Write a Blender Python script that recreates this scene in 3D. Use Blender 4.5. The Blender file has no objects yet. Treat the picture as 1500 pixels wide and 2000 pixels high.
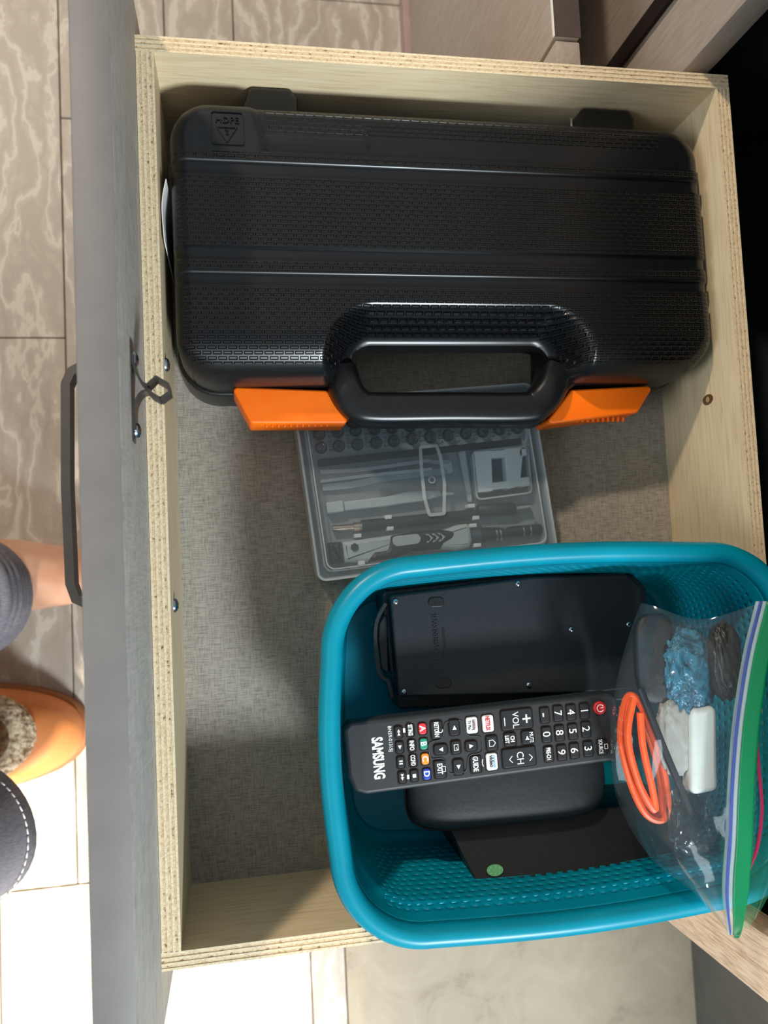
import bpy, bmesh, math, random
import numpy as np
from mathutils import Vector, Matrix
random.seed(4)
SC = bpy.context.scene
COL = SC.collection
# ------------------------------------------------------------------ camera
FPX = 1570.67
CAM = Vector((0.0478, -0.3097, 0.8881))
RW = Matrix(((0.983, -0.048, 0.1772), (0.0356, 0.9967, 0.0723), (-0.1801, -0.0648, 0.9815)))
cam = bpy.data.cameras.new('camera')
co = bpy.data.objects.new('camera', cam)
COL.objects.link(co)
co.matrix_world = Matrix.Translation(CAM) @ RW.transposed().to_quaternion().to_matrix().to_4x4()
cam.sensor_fit = 'AUTO'
cam.sensor_width = 36
cam.lens = FPX * 36 / 2000
cam.clip_start = 0.01
cam.dof.use_dof = True
cam.dof.focus_distance = 0.48
cam.dof.aperture_fstop = 9.0
SC.camera = co
RI = co.matrix_world.to_3x3()

def P(x, y, z):
    """photo pixel -> point on the horizontal plane at height z"""
    d = RI @ Vector(((x - 750) / FPX, (1000 - y) / FPX, -1))
    return CAM + d * ((z - CAM.z) / d.z)

def P2(x, y, z):
    p = P(x, y, z)
    return (p.x, p.y)

# ------------------------------------------------------------------ light
def s2l(c):
    return tuple(((v / 255) / 12.92 if v / 255 <= 0.04045 else ((v / 255 + 0.055) / 1.055) ** 2.4) for v in c)

SC.view_settings.view_transform = 'Standard'
SC.view_settings.look = 'None'
SC.view_settings.exposure = 0.08
SC.view_settings.gamma = 1
SC.view_settings.use_curve_mapping = False
w = bpy.data.worlds.new('world')
SC.world = w
w.use_nodes = True
w.node_tree.nodes['Background'].inputs[0].default_value = (0.86, 0.94, 1.0, 1)
w.node_tree.nodes['Background'].inputs[1].default_value = 0.44

def area(name, loc, tgt, sx, sy, e, c, spread=180):
    l = bpy.data.lights.new(name, 'AREA')
    l.shape = 'RECTANGLE'
    l.size, l.size_y, l.energy, l.color = sx, sy, e, c
    l.spread = math.radians(spread)
    o = bpy.data.objects.new(name, l)
    COL.objects.link(o)
    o.location = loc
    o.rotation_euler = (Vector(tgt) - Vector(loc)).to_track_quat('-Z', 'Y').to_euler()
    return o

area('window_light', (0.61, -1.93, 1.73), (0.15, -0.35, 0.38), 0.34, 0.34, 60, (0.84, 0.94, 1.0))
area('side_fill_light', (-1.9, -0.9, 1.7), (0.1, -0.3, 0.4), 0.9, 0.9, 21, (0.86, 0.95, 1.0))  # added fill from the left; no window is known there
area('ceiling_light', (-0.75, 1.25, 1.85), (0.3, -0.3, 0.4), 0.12, 0.12, 32, (1.0, 0.84, 0.66))
sl = bpy.data.lights.new('floor_patch_spot', 'SPOT')  # added spot standing in for the sun patch on the floor
sl.energy = 900
sl.color = (1.0, 0.93, 0.80)
sl.spot_size = math.radians(36)
sl.spot_blend = 0.8
sl.shadow_soft_size = 0.10
so = bpy.data.objects.new('floor_patch_spot', sl)
COL.objects.link(so)
so.location = (-0.35, -2.0, 1.7)
so.rotation_euler = (Vector((-0.44, -0.92, 0.0)) - so.location).to_track_quat('-Z', 'Y').to_euler()

# ------------------------------------------------------------------ materials
MATS = {}

def mat(name, col, rough=0.5, spec=0.5, metal=0.0, build=None, **kw):
    if name in MATS:
        return MATS[name]
    m = bpy.data.materials.new(name)
    m.use_nodes = True
    nt = m.node_tree
    b = nt.nodes['Principled BSDF']
    b.inputs['Base Color'].default_value = (*s2l(col), 1)
    b.inputs['Roughness'].default_value = rough
    b.inputs['Specular IOR Level'].default_value = spec
    b.inputs['Metallic'].default_value = metal
    for k, v in kw.items():
        b.inputs[k.replace('_', ' ')].default_value = v
    if build:
        build(nt, b)
    MATS[name] = m
    return m

def N(nt, t, **kw):
    n = nt.nodes.new(t)
    for k, v in kw.items():
        if k.startswith('i_'):
            n.inputs[k[2:].replace('_', ' ')].default_value = v
        else:
            setattr(n, k, v)
    return n

def coords(nt, scale=(1, 1, 1), rot=(0, 0, 0), obj=True):
    tc = N(nt, 'ShaderNodeTexCoord')
    mp = N(nt, 'ShaderNodeMapping')
    mp.inputs['Scale'].default_value = scale
    mp.inputs['Rotation'].default_value = rot
    nt.links.new(tc.outputs['Object'], mp.inputs['Vector'])
    return mp.outputs[0]

def ramp(nt, fac, stops):
    r = N(nt, 'ShaderNodeValToRGB')
    while len(r.color_ramp.elements) < len(stops):
        r.color_ramp.elements.new(0.5)
    for e, (p, c) in zip(r.color_ramp.elements, stops):
        e.position = p
        e.color = (*s2l(c), 1)
    nt.links.new(fac, r.inputs[0])
    return r.outputs[0]

def bump(nt, b, h, strength=0.3, dist=0.001):
    n = N(nt, 'ShaderNodeBump')
    n.inputs['Strength'].default_value = strength
    n.inputs['Distance'].default_value = dist
    nt.links.new(h, n.inputs['Height'])
    nt.links.new(n.outputs[0], b.inputs['Normal'])

def noise_col(stops, scale=(1, 1, 1), ns=50, detail=4, dist=0.0, bs=0.0, bd=0.001, rough=0.6):
    def f(nt, b):
        v = coords(nt, scale)
        n = N(nt, 'ShaderNodeTexNoise')
        n.inputs['Scale'].default_value = ns
        n.inputs['Detail'].default_value = detail
        n.inputs['Distortion'].default_value = dist
        n.inputs['Roughness'].default_value = rough
        nt.links.new(v, n.inputs['Vector'])
        nt.links.new(ramp(nt, n.outputs[0], stops), b.inputs['Base Color'])
        if bs:
            bump(nt, b, n.outputs[0], bs, bd)
    return f

def linen(c1, c2, axis=0):
    def f(nt, b):
        out = []
        for sc in (((110, 2300, 60), (1500, 170, 80)) if axis == 0 else ((900, 60, 60), (80, 700, 80)) if axis == 1 else ((60, 60, 900), (80, 900, 60))):
            v = coords(nt, sc)
            n = N(nt, 'ShaderNodeTexNoise')
            n.inputs['Scale'].default_value = 1.0
            n.inputs['Detail'].default_value = 3
            nt.links.new(v, n.inputs['Vector'])
            out.append(n.outputs[0])
        m = N(nt, 'ShaderNodeMix', data_type='FLOAT')
        m.inputs[0].default_value = 0.38
        nt.links.new(out[0], m.inputs[2])
        nt.links.new(out[1], m.inputs[3])
        nt.links.new(ramp(nt, m.outputs[0], [(0.40, c2), (0.56, c1)]), b.inputs['Base Color'])
        bump(nt, b, m.outputs[0], 0.25, 0.0004)
    return f

M_BOTTOM = mat('linen_laminate', (150, 145, 135), 0.62, 0.35, build=linen((160, 152, 140), (122, 115, 104)))
M_PANEL = mat('grey_laminate', (104, 100, 98), 0.55, 0.4, build=noise_col([(0.3, (101, 97, 95)), (0.7, (107, 103, 100))], (1, 1, 1), 60, 3))
M_PANELIN = mat('linen_grey_panel', (140, 138, 134), 0.6, 0.3, build=linen((178, 175, 168), (150, 146, 140), 2))
M_VENEER = mat('birch_veneer', (214, 194, 160), 0.55, 0.35, build=noise_col([(0.25, (196, 172, 134)), (0.5, (216, 196, 160)), (0.8, (226, 208, 176))], (3, 3, 45), 9, 5, 0.6))
M_PLYA = mat('ply_edge_light', (220, 204, 172), 0.7, 0.25, build=noise_col([(0.3, (198, 178, 144)), (0.55, (222, 204, 172))], (1, 1, 1), 700, 3, bs=0.6, bd=0.0006))
M_PLYB = mat('ply_edge_dark', (170, 142, 104), 0.75, 0.2, build=noise_col([(0.30, (124, 98, 68)), (0.40, (192, 168, 132)), (0.62, (214, 192, 156))], (1, 1, 1), 420, 2, bs=0.7, bd=0.0008))
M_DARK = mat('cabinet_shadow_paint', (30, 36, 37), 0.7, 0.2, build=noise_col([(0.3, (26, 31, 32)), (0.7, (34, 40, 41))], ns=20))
M_CAB = mat('shaded_cabinet_laminate', (160, 146, 134), 0.55, 0.35, build=noise_col([(0.3, (150, 136, 124)), (0.7, (168, 154, 142))], (8, 8, 1), 40, 4, bs=0.05))  # shaded copy of the beige laminate, the shade put into its colour
M_STILE = mat('beige_woodgrain_laminate', (214, 190, 166), 0.5, 0.4, build=noise_col([(0.35, (176, 150, 126)), (0.52, (212, 190, 168)), (0.7, (222, 204, 184))], (220, 220, 18), 3.5, 5, 0.3, 0.4, 0.0006))  # lit copy of the same cabinet laminate
M_CREV = mat('dark_crevice', (40, 33, 30), 0.8, 0.1)
M_TOE = mat('charcoal_toe_panel', (84, 84, 83), 0.6, 0.3, build=noise_col([(0.3, (78, 78, 77)), (0.7, (90, 90, 89))], ns=30))
M_STEEL = mat('dark_steel', (98, 92, 87), 0.4, 0.5, 0.85, build=noise_col([(0.3, (94, 88, 83)), (0.7, (102, 96, 91))], (1, 1, 1), 60, 2))
M_ZINC = mat('blue_zinc', (150, 175, 200), 0.22, 0.5, 1.0, build=noise_col([(0.3, (110, 140, 170)), (0.7, (190, 205, 215))], ns=300, detail=2))

def stone(c0, c1, c2, big=3.0, fine=6):
    def f(nt, b):
        v = coords(nt, (1.6, 0.7, 1))
        n = N(nt, 'ShaderNodeTexNoise'); n.inputs['Scale'].default_value = big * 2.4; n.inputs['Detail'].default_value = 5
        nt.links.new(v, n.inputs['Vector'])
        mx = N(nt, 'ShaderNodeMix', data_type='RGBA'); mx.inputs[0].default_value = 0.22
        nt.links.new(v, mx.inputs[6]); nt.links.new(n.outputs['Color'], mx.inputs[7])
        wv = N(nt, 'ShaderNodeTexWave'); wv.wave_type = 'BANDS'; wv.bands_direction = 'X'
        wv.inputs['Scale'].default_value = fine; wv.inputs['Distortion'].default_value = 9
        wv.inputs['Detail'].default_value = 4; wv.inputs['Detail Scale'].default_value = 1.4
        wv.inputs['Detail Roughness'].default_value = 0.62
        nt.links.new(mx.outputs[2], wv.inputs['Vector'])
        nt.links.new(ramp(nt, wv.outputs['Fac'], [(0.0, c0), (0.55, c1), (0.8, c1), (0.97, c2)]), b.inputs['Base Color'])
    return f

M_TILE = mat('veined_stone_tile', (180, 168, 152), 0.45, 0.4, build=stone((160, 148, 134), (170, 158, 144), (190, 180, 166), 3.4, 9))
M_TILE2 = mat('mottled_stone_tile', (160, 145, 120), 0.55, 0.3, build=noise_col([(0.28, (128, 112, 92)), (0.42, (158, 144, 122)), (0.75, (174, 160, 138))], (1, 1, 1), 16, 7, 0.8, rough=0.65))
M_GROUT = mat('grout', (140, 124, 106), 0.85, 0.1, build=noise_col([(0.3, (132, 116, 98)), (0.7, (146, 130, 112))], ns=300))
M_BLACK = mat('black_plastic_smooth', (17, 18, 20), 0.30, 0.45, build=noise_col([(0.3, (14, 15, 17)), (0.7, (18, 19, 21))], ns=200, bs=0.04, bd=0.0003))

def dashes(nt, b):
    v = coords(nt, (1, 1, 1))
    br = N(nt, 'ShaderNodeTexBrick')
    br.inputs['Scale'].default_value = 1.0
    br.inputs['Brick Width'].default_value = 0.0060
    br.inputs['Row Height'].default_value = 0.0028
    br.inputs['Mortar Size'].default_value = 0.00098
    br.inputs['Mortar Smooth'].default_value = 0.6
    br.inputs['Color1'].default_value = (0, 0, 0, 1)
    br.inputs['Color2'].default_value = (0, 0, 0, 1)
    br.inputs['Mortar'].default_value = (1, 1, 1, 1)
    nt.links.new(v, br.inputs['Vector'])
    bump(nt, b, br.outputs['Color'], 1.0, 0.0045)

M_DASH = mat('black_plastic_dash_texture', (13, 14, 17), 0.27, 0.5, build=dashes)
M_ORANGE = mat('orange_plastic', (250, 112, 8), 0.42, 0.45, build=noise_col([(0.3, (252, 108, 0)), (0.7, (255, 118, 4))], ns=60))
def teal_build(nt, b):
    noise_col([(0.3, (0, 154, 180)), (0.7, (2, 166, 192))], ns=25)(nt, b)
    out = nt.nodes['Material Output']
    tl = N(nt, 'ShaderNodeBsdfTranslucent'); tl.inputs[0].default_value = (*s2l((0, 192, 208)), 1)
    mx = N(nt, 'ShaderNodeMixShader'); mx.inputs[0].default_value = 0.42
    nt.links.new(b.outputs[0], mx.inputs[1]); nt.links.new(tl.outputs[0], mx.inputs[2]); nt.links.new(mx.outputs[0], out.inputs[0])
M_TEAL = mat('teal_plastic', (2, 156, 184), 0.33, 0.5, build=teal_build)
M_REMOTE = mat('remote_charcoal_plastic', (46, 48, 50), 0.5, 0.4, build=noise_col([(0.3, (36, 38, 40)), (0.7, (42, 44, 46))], ns=300, bs=0.05, bd=0.0002))
M_KEY = mat('rubber_key_black', (24, 25, 27), 0.55, 0.35, build=noise_col([(0.3, (22, 23, 25)), (0.7, (26, 27, 29))], ns=300))
M_KEYRIM = mat('key_surround_gloss', (64, 67, 70), 0.25, 0.5, build=noise_col([(0.3, (60, 63, 66)), (0.7, (68, 71, 74))], ns=100))
M_CALC = mat('calculator_black_plastic', (34, 38, 42), 0.42, 0.4, build=noise_col([(0.3, (31, 35, 39)), (0.7, (37, 41, 45))], ns=500, bs=0.12, bd=0.0002))
M_SOFT = mat('black_leatherette', (28, 29, 30), 0.42, 0.35, build=noise_col([(0.3, (25, 26, 27)), (0.7, (32, 33, 34))], ns=400, bs=0.25, bd=0.0003))
def flat(name, c, r=0.5, **kw):
    c2 = tuple(max(0, v - 8) for v in c)
    return mat(name, c, r, build=noise_col([(0.3, c2), (0.7, c)], ns=120), **kw)
M_WHITEINK = flat('white_print', (236, 238, 238), 0.5)
M_GREYTRAY = flat('grey_tray_plastic', (146, 152, 152), 0.45)
M_GREYTOOL = flat('pale_grey_tool', (190, 194, 190), 0.4)
M_WHITEPL = flat('white_plastic', (236, 234, 226), 0.4)
M_TOOLBLACK = flat('tool_black_rubber', (22, 30, 36), 0.5)
M_CHROME = mat('chrome', (206, 208, 210), 0.18, 0.5, 1.0, build=noise_col([(0.3, (190, 192, 194)), (0.7, (214, 216, 218))], ns=60))
M_BRASS = mat('brass_pink', (222, 186, 158), 0.25, 0.5, 1.0, build=noise_col([(0.3, (214, 178, 150)), (0.7, (228, 192, 164))], ns=60))
M_SKIN = mat('skin', (196, 150, 124), 0.55, 0.35, build=noise_col([(0.3, (186, 134, 106)), (0.7, (206, 164, 138))], ns=22, detail=5, bs=0.1), Subsurface_Weight=0.15)
M_SLIP = mat('tan_leather', (222, 140, 72), 0.55, 0.3, build=noise_col([(0.3, (196, 112, 58)), (0.7, (220, 140, 82))], ns=14, detail=5, dist=1.0, bs=0.25, bd=0.003))
M_FUR = mat('sherpa_fleece', (196, 168, 134), 0.9, 0.1, build=noise_col([(0.35, (120, 88, 62)), (0.6, (222, 200, 168))], ns=180, detail=4, bs=0.9, bd=0.004))
M_DENIM = mat('grey_trouser_cloth', (112, 110, 118), 0.85, 0.15, build=noise_col([(0.3, (96, 95, 104)), (0.7, (128, 126, 132))], (90, 700, 90), 2.0, 3, bs=0.4, bd=0.001))
M_STITCH = flat('pale_stitching', (206, 206, 204), 0.7)

# ------------------------------------------------------------------ mesh helpers
def link(name, me, m=None, parent=None):
    o = bpy.data.objects.new(name, me)
    COL.objects.link(o)
    if m is not None:
        for x in (m if isinstance(m, (list, tuple)) else [m]):
            me.materials.append(x)
    if parent is not None:
        o.parent = parent
    return o

def obj(name, bm, m=None, parent=None, smooth=True, ang=35):
    bmesh.ops.recalc_face_normals(bm, faces=bm.faces)
    me = bpy.data.meshes.new(name)
    bm.to_mesh(me)
    bm.free()
    o = link(name, me, m, parent)
    if smooth:
        me.polygons.foreach_set('use_smooth', [True] * len(me.polygons))
        me.set_sharp_from_angle(angle=math.radians(ang))
        for p in me.polygons:
            if len(p.vertices) > 4: p.use_smooth = False
    if parent is not None:                      # meshes are written in world coordinates: move into the parent's frame
        W = world_of(parent)
        me.transform(W.inverted())
    return o

WORLD = {}
def world_of(o):
    m = Matrix.LocRotScale(o.location, o.rotation_euler, o.scale)
    return world_of(o.parent) @ m if o.parent else m

def tag(o, label=None, cat=None, group=None, kind=None):
    if label: o['label'] = label
    if cat: o['category'] = cat
    if group: o['group'] = group
    if kind: o['kind'] = kind
    return o

def thing(name, label, cat, loc, rz=0, group=None):
    o = bpy.data.objects.new(name, None)
    o.empty_display_size = 0.02
    COL.objects.link(o)
    o.location = loc
    o.rotation_euler = (0, 0, rz)
    return tag(o, label, cat, group)

def box(bm, x0, x1, y0, y1, z0, z1, bev=0.0, seg=2, mi=0):
    t = bmesh.new()
    bmesh.ops.create_cube(t, size=1)
    for v in t.verts:
        v.co = Vector(((x0 + x1) / 2 + v.co.x * (x1 - x0), (y0 + y1) / 2 + v.co.y * (y1 - y0), (z0 + z1) / 2 + v.co.z * (z1 - z0)))
    if bev:
        bmesh.ops.bevel(t, geom=t.edges[:], offset=bev, segments=seg, profile=0.5, affect='EDGES')
    join(bm, t, mi)

def join(bm, t, mi=0, M=None):
    if M is not None:
        bmesh.ops.transform(t, matrix=M, verts=t.verts)
    for f in t.faces:
        f.material_index = mi
    me = bpy.data.meshes.new('tmp')
    t.to_mesh(me)
    t.free()
    bm.from_mesh(me)
    bpy.data.meshes.remove(me)

def boxo(name, x0, x1, y0, y1, z0, z1, m, parent=None, bev=0.001, seg=2):
    bm = bmesh.new()
    box(bm, x0, x1, y0, y1, z0, z1, bev, seg)
    return obj(name, bm, m, parent)

def rounded(pts, r, n=5):
    """round the corners of a 2-D polygon with circular arcs of radius r"""
    out = []
    k = len(pts)
    rs = r if isinstance(r, (list, tuple)) else [r] * k
    for i in range(k):
        p, a, b = Vector(pts[i]), Vector(pts[i - 1]), Vector(pts[(i + 1) % k])
        u, v = (a - p).normalized(), (b - p).normalized()
        th = math.acos(max(-0.99999, min(0.99999, u.dot(v))))
        if rs[i] <= 1e-6 or th > 3.12:
            out.append((p.x, p.y)); continue
        tl = min(rs[i] / math.tan(th / 2), (a - p).length * 0.485, (b - p).length * 0.485)
        R = tl * math.tan(th / 2)
        c = p + (u + v).normalized() * (R / math.sin(th / 2))
        s0, e0 = p + u * tl - c, p + v * tl - c
        a0 = math.atan2(s0.y, s0.x)
        da = (math.atan2(e0.y, e0.x) - a0 + math.pi) % (2 * math.pi) - math.pi
        for j in range(n + 1):
            t = a0 + da * j / n
            out.append((c.x + R * math.cos(t), c.y + R * math.sin(t)))
    return out

def offset(pts, d):
    k = len(pts)
    A = sum(pts[i][0] * pts[(i + 1) % k][1] - pts[(i + 1) % k][0] * pts[i][1] for i in range(k))
    sg = 1 if A > 0 else -1
    out = []
    for i in range(k):
        p, a, b = Vector(pts[i]), Vector(pts[i - 1]), Vector(pts[(i + 1) % k])
        t = ((p - a).normalized() + (b - p).normalized())
        if t.length < 1e-9: t = b - p
        t.normalize()
        n = Vector((-t.y, t.x)) * sg
        out.append((p.x + n.x * d, p.y + n.y * d))
    return out

def prism(bm, pts, z0, z1, bev=0.0, seg=3, botbev=0.0, mi=0):
    """polygon extruded from z0 to z1, its top edge rounded by inset rings; z1 may be a function of (x, y)"""
    t = bmesh.new()
    zt = z1 if callable(z1) else (lambda x, y: z1)
    zb = z0 if callable(z0) else (lambda x, y: z0)
    rings = []
    if botbev:
        rings.append([t.verts.new((x, y, zb(x, y))) for x, y in offset(pts, botbev)])
        rings.append([t.verts.new((x, y, zb(x, y) + botbev)) for x, y in pts])
    else:
        rings.append([t.verts.new((x, y, zb(x, y))) for x, y in pts])
    if bev:
        for j in range(seg + 1):
            a = j / seg * math.pi / 2
            d, h = bev * (1 - math.cos(a)), bev * (1 - math.sin(a))
            rings.append([t.verts.new((x, y, zt(x, y) - h)) for x, y in (offset(pts, d) if d > 1e-9 else pts)])
    else:
        rings.append([t.verts.new((x, y, zt(x, y))) for x, y in pts])
    k = len(pts)
    for a, b in zip(rings, rings[1:]):
        for i in range(k):
            t.faces.new((a[i], a[(i + 1) % k], b[(i + 1) % k], b[i]))
    t.faces.new(rings[-1])
    t.faces.new(list(reversed(rings[0])))
    join(bm, t, mi)

def prismo(name, pts, z0, z1, m, parent=None, bev=0.001, seg=3, ang=35, botbev=0.0):
    bm = bmesh.new()
    prism(bm, pts, z0, z1, bev, seg, botbev)
    return obj(name, bm, m, parent, ang=ang)

def ring_prism(bm, pts, wd, z0, z1, mi=0):
    """hollow frame following an outline"""
    t = bmesh.new()
    inn = offset(pts, wd)
    k = len(pts)
    R = [[t.verts.new((x, y, z)) for x, y in q] for q, z in ((pts, z0), (pts, z1), (inn, z1), (inn, z0))]
    for a, b in zip(R, R[1:] + R[:1]):
        for i in range(k):
            t.faces.new((a[i], a[(i + 1) % k], b[(i + 1) % k], b[i]))
    join(bm, t, mi)

def catmull(pts, n=8, closed=False):
    pts = [Vector(p) for p in pts]
    out = []
    k = len(pts)
    rng = range(k) if closed else range(k - 1)
    for i in rng:
        p0 = pts[(i - 1) % k] if closed or i > 0 else pts[0]
        p1, p2 = pts[i], pts[(i + 1) % k]
        p3 = pts[(i + 2) % k] if closed or i + 2 < k else pts[-1]
        for j in range(n):
            t = j / n
            out.append(0.5 * ((2 * p1) + (-p0 + p2) * t + (2 * p0 - 5 * p1 + 4 * p2 - p3) * t * t + (-p0 + 3 * p1 - 3 * p2 + p3) * t ** 3))
    if not closed: out.append(pts[-1])
    return out

def sweep(bm, path, prof, closed=False, up=Vector((0, 0, 1)), scale=None, mi=0):
    """sweep a closed 2-D profile (side, up) along a 3-D path"""
    t = bmesh.new()
    k = len(path)
    R = []
    for i, p in enumerate(path):
        a = path[i - 1] if (i > 0 or closed) else path[i]
        b = path[(i + 1) % k] if (i < k - 1 or closed) else path[i]
        d = (b - a).normalized()
        s = d.cross(up)
        if s.length < 1e-5: s = Vector((1, 0, 0))
        s.normalize()
        u = s.cross(d).normalized()
        f = scale(i / max(1, k - 1)) if scale else 1
        R.append([t.verts.new(p + s * x * f + u * y * f) for x, y in prof])
    n = len(prof)
    for i in range(k if closed else k - 1):
        a, b = R[i], R[(i + 1) % k]
        for j in range(n):
            t.faces.new((a[j], a[(j + 1) % n], b[(j + 1) % n], b[j]))
    if not closed:
        t.faces.new(R[0]); t.faces.new(list(reversed(R[-1])))
    join(bm, t, mi)

def circ(r, n=10, ry=None):
    ry = ry or r
    return [(r * math.cos(2 * math.pi * i / n), ry * math.sin(2 * math.pi * i / n)) for i in range(n)]

def rectp(w, h):
    return [(-w / 2, -h / 2), (w / 2, -h / 2), (w / 2, h / 2), (-w / 2, h / 2)]

def tube(name, pts, r, m, parent=None, n=10, sm=6, closed=False, ry=None, scale=None):
    bm = bmesh.new()
    path = catmull(pts, sm, closed) if sm else [Vector(p) for p in pts]
    sweep(bm, path, circ(r, n, ry), closed, scale=scale)
    return obj(name, bm, m, parent)

def lathe(bm, prof, axis_from, axis_to, n=16, mi=0):
    """prof = [(t along the axis 0..1, radius)]"""
    a, b = Vector(axis_from), Vector(axis_to)
    d = (b - a).normalized()
    s = d.cross(Vector((0, 0, 1)))
    if s.length < 1e-4: s = Vector((1, 0, 0))
    s.normalize(); u = s.cross(d)
    t = bmesh.new()
    R = [[t.verts.new(a + (b - a) * q + (s * math.cos(2 * math.pi * i / n) + u * math.sin(2 * math.pi * i / n)) * max(r, 1e-5)) for i in range(n)] for q, r in prof]
    for x, y in zip(R, R[1:]):
        for i in range(n):
            t.faces.new((x[i], x[(i + 1) % n], y[(i + 1) % n], y[i]))
    t.faces.new(R[0]); t.faces.new(list(reversed(R[-1])))
    join(bm, t, mi)

def latheo(name, prof, a, b, m, parent=None, n=16):
    bm = bmesh.new()
    lathe(bm, prof, a, b, n)
    return obj(name, bm, m, parent, ang=50)

def grid_obj(name, nu, nv, fn, m, parent=None, closed_u=False, ang=60, skip=None, solid=0):
    bm = bmesh.new()
    V = [[bm.verts.new(fn(i / (nu if closed_u else nu - 1), j / (nv - 1))) for j in range(nv)] for i in range(nu)]
    for i in range(nu if closed_u else nu - 1):
        for j in range(nv - 1):
            if skip and skip(i, j): continue
            bm.faces.new((V[i][j], V[(i + 1) % nu][j], V[(i + 1) % nu][j + 1], V[i][j + 1]))
    loose = [v for v in bm.verts if not v.link_faces]
    bmesh.ops.delete(bm, geom=loose, context='VERTS')
    o = obj(name, bm, m, parent, ang=ang)
    if solid:
        md = o.modifiers.new('solidify', 'SOLIDIFY')
        md.thickness = solid
        md.offset = 0
    return o

def text(name, s, size, loc, ang, m, parent=None, sx=1.0, align='CENTER', ext=0.00006, z=None, bold=0.0):
    cu = bpy.data.curves.new('t', 'FONT')
    cu.body = s
    cu.size = size
    cu.align_x = align
    cu.align_y = 'CENTER'
    cu.extrude = ext
    cu.offset = bold
    cu.resolution_u = 3
    o = bpy.data.objects.new('t', cu)
    COL.objects.link(o)
    bpy.context.view_layer.update()
    me = bpy.data.meshes.new_from_object(o.evaluated_get(bpy.context.evaluated_depsgraph_get()))
    bpy.data.objects.remove(o)
    me.transform(Matrix.Translation(Vector(loc)) @ Matrix.Rotation(ang, 4, 'Z') @ Matrix.Diagonal((sx, 1, 1, 1)))
    me.materials.clear()
    if parent is not None:
        me.transform(world_of(parent).inverted())
    me.name = name
    return link(name, me, m, parent)

def skin_obj(name, nodes, edges, m, parent=None, sub=2):
    me = bpy.data.meshes.new(name)
    inv = world_of(parent).inverted() if parent else Matrix.Identity(4)
    me.from_pydata([tuple(inv @ Vector(n[0])) for n in nodes], edges, [])
    o = link(name, me, m, parent)
    md = o.modifiers.new('skin', 'SKIN')
    md.use_smooth_shade = True
    for v, n in zip(me.skin_vertices[0].data, nodes):
        v.radius = n[1] if isinstance(n[1], tuple) else (n[1], n[1])
    me.skin_vertices[0].data[0].use_root = True
    sd = o.modifiers.new('sub', 'SUBSURF')
    sd.levels = sd.render_levels = sub
    return o

# ================================================================== SETTING: floor
fl = boxo('floor', -1.6, 1.5, -2.4, 1.6, -0.03, -0.004, M_GROUT, None, 0)
tag(fl, kind='structure')
G = 0.0006
def tile(x0, x1, y0, y1, m):
    boxo('tile', x0 + G, x1 - G, y0 + G, y1 - G, -0.004, 0.0, m, fl, 0.0006, 1)
cols = [(-1.6, -0.80), (-0.80, -0.35), (-0.35, -0.125), (-0.125, -0.0127), (-0.0127, 0.0637), (0.0637, 0.285)]
cuts = [[-0.4, 0.5], [-0.2, 0.9], [-0.053, 0.62], [0.19, 1.0], [-0.3, 0.46], [0.349, 0.95]]
for (x0, x1), cs in zip(cols, cuts):
    ys = [-0.62] + sorted(cs) + [1.6]
    for a, b in zip(ys, ys[1:]):
        tile(x0, x1, a, b, M_TILE)
cols = [(-1.6, -0.9), (-0.9, -0.42), (-0.42, -0.2), (-0.2, 0.1083), (0.1083, 0.1453)]
cuts = [[-1.2], [-1.6], [-1.1], [-1.35], [-1.7]]
for (x0, x1), cs in zip(cols, cuts):
    ys = [-2.4] + cs + [-0.62]
    for a, b in zip(ys, ys[1:]):
        tile(x0, x1, a, b, M_TILE)
for a, b in ((-2.4, -1.7), (-1.7, -1.15), (-1.15, -0.62)):
    tile(0.1453, 0.60, a, b, M_TILE2)
tile(0.285, 0.60, -0.62, 1.6, M_TILE)

# ================================================================== cabinets
FX = 0.35
cab = thing('base_cabinet', 'beige woodgrain cabinet with dark opening that the drawer slides out of', 'cabinet', (0.6, -0.255, 0))
boxo('stile', FX, FX + 0.019, 0.0075, 0.073, 0.0, 0.74, M_CAB, cab, 0.0015)
boxo('stile', FX, FX + 0.019, -0.583, -0.542, 0.0, 0.74, M_STILE, cab, 0.0015)
boxo('top_rail', FX, FX + 0.019, -0.542, 0.0075, 0.575, 0.74, M_CAB, cab, 0.0015)
boxo('drawer_front', FX - 0.019, FX - 0.0005, -0.549, 0.022, 0.03, 0.30, M_CAB, cab, 0.0015)
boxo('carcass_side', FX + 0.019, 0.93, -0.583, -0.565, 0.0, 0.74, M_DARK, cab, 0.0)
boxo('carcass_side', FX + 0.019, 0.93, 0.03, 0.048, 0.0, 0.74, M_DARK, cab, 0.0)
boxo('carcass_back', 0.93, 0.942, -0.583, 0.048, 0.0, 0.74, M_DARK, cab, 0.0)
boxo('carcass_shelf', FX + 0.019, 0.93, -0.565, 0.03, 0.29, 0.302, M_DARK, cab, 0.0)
boxo('carcass_top', FX + 0.019, 0.93, -0.565, 0.03, 0.72, 0.74, M_DARK, cab, 0.0)

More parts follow.
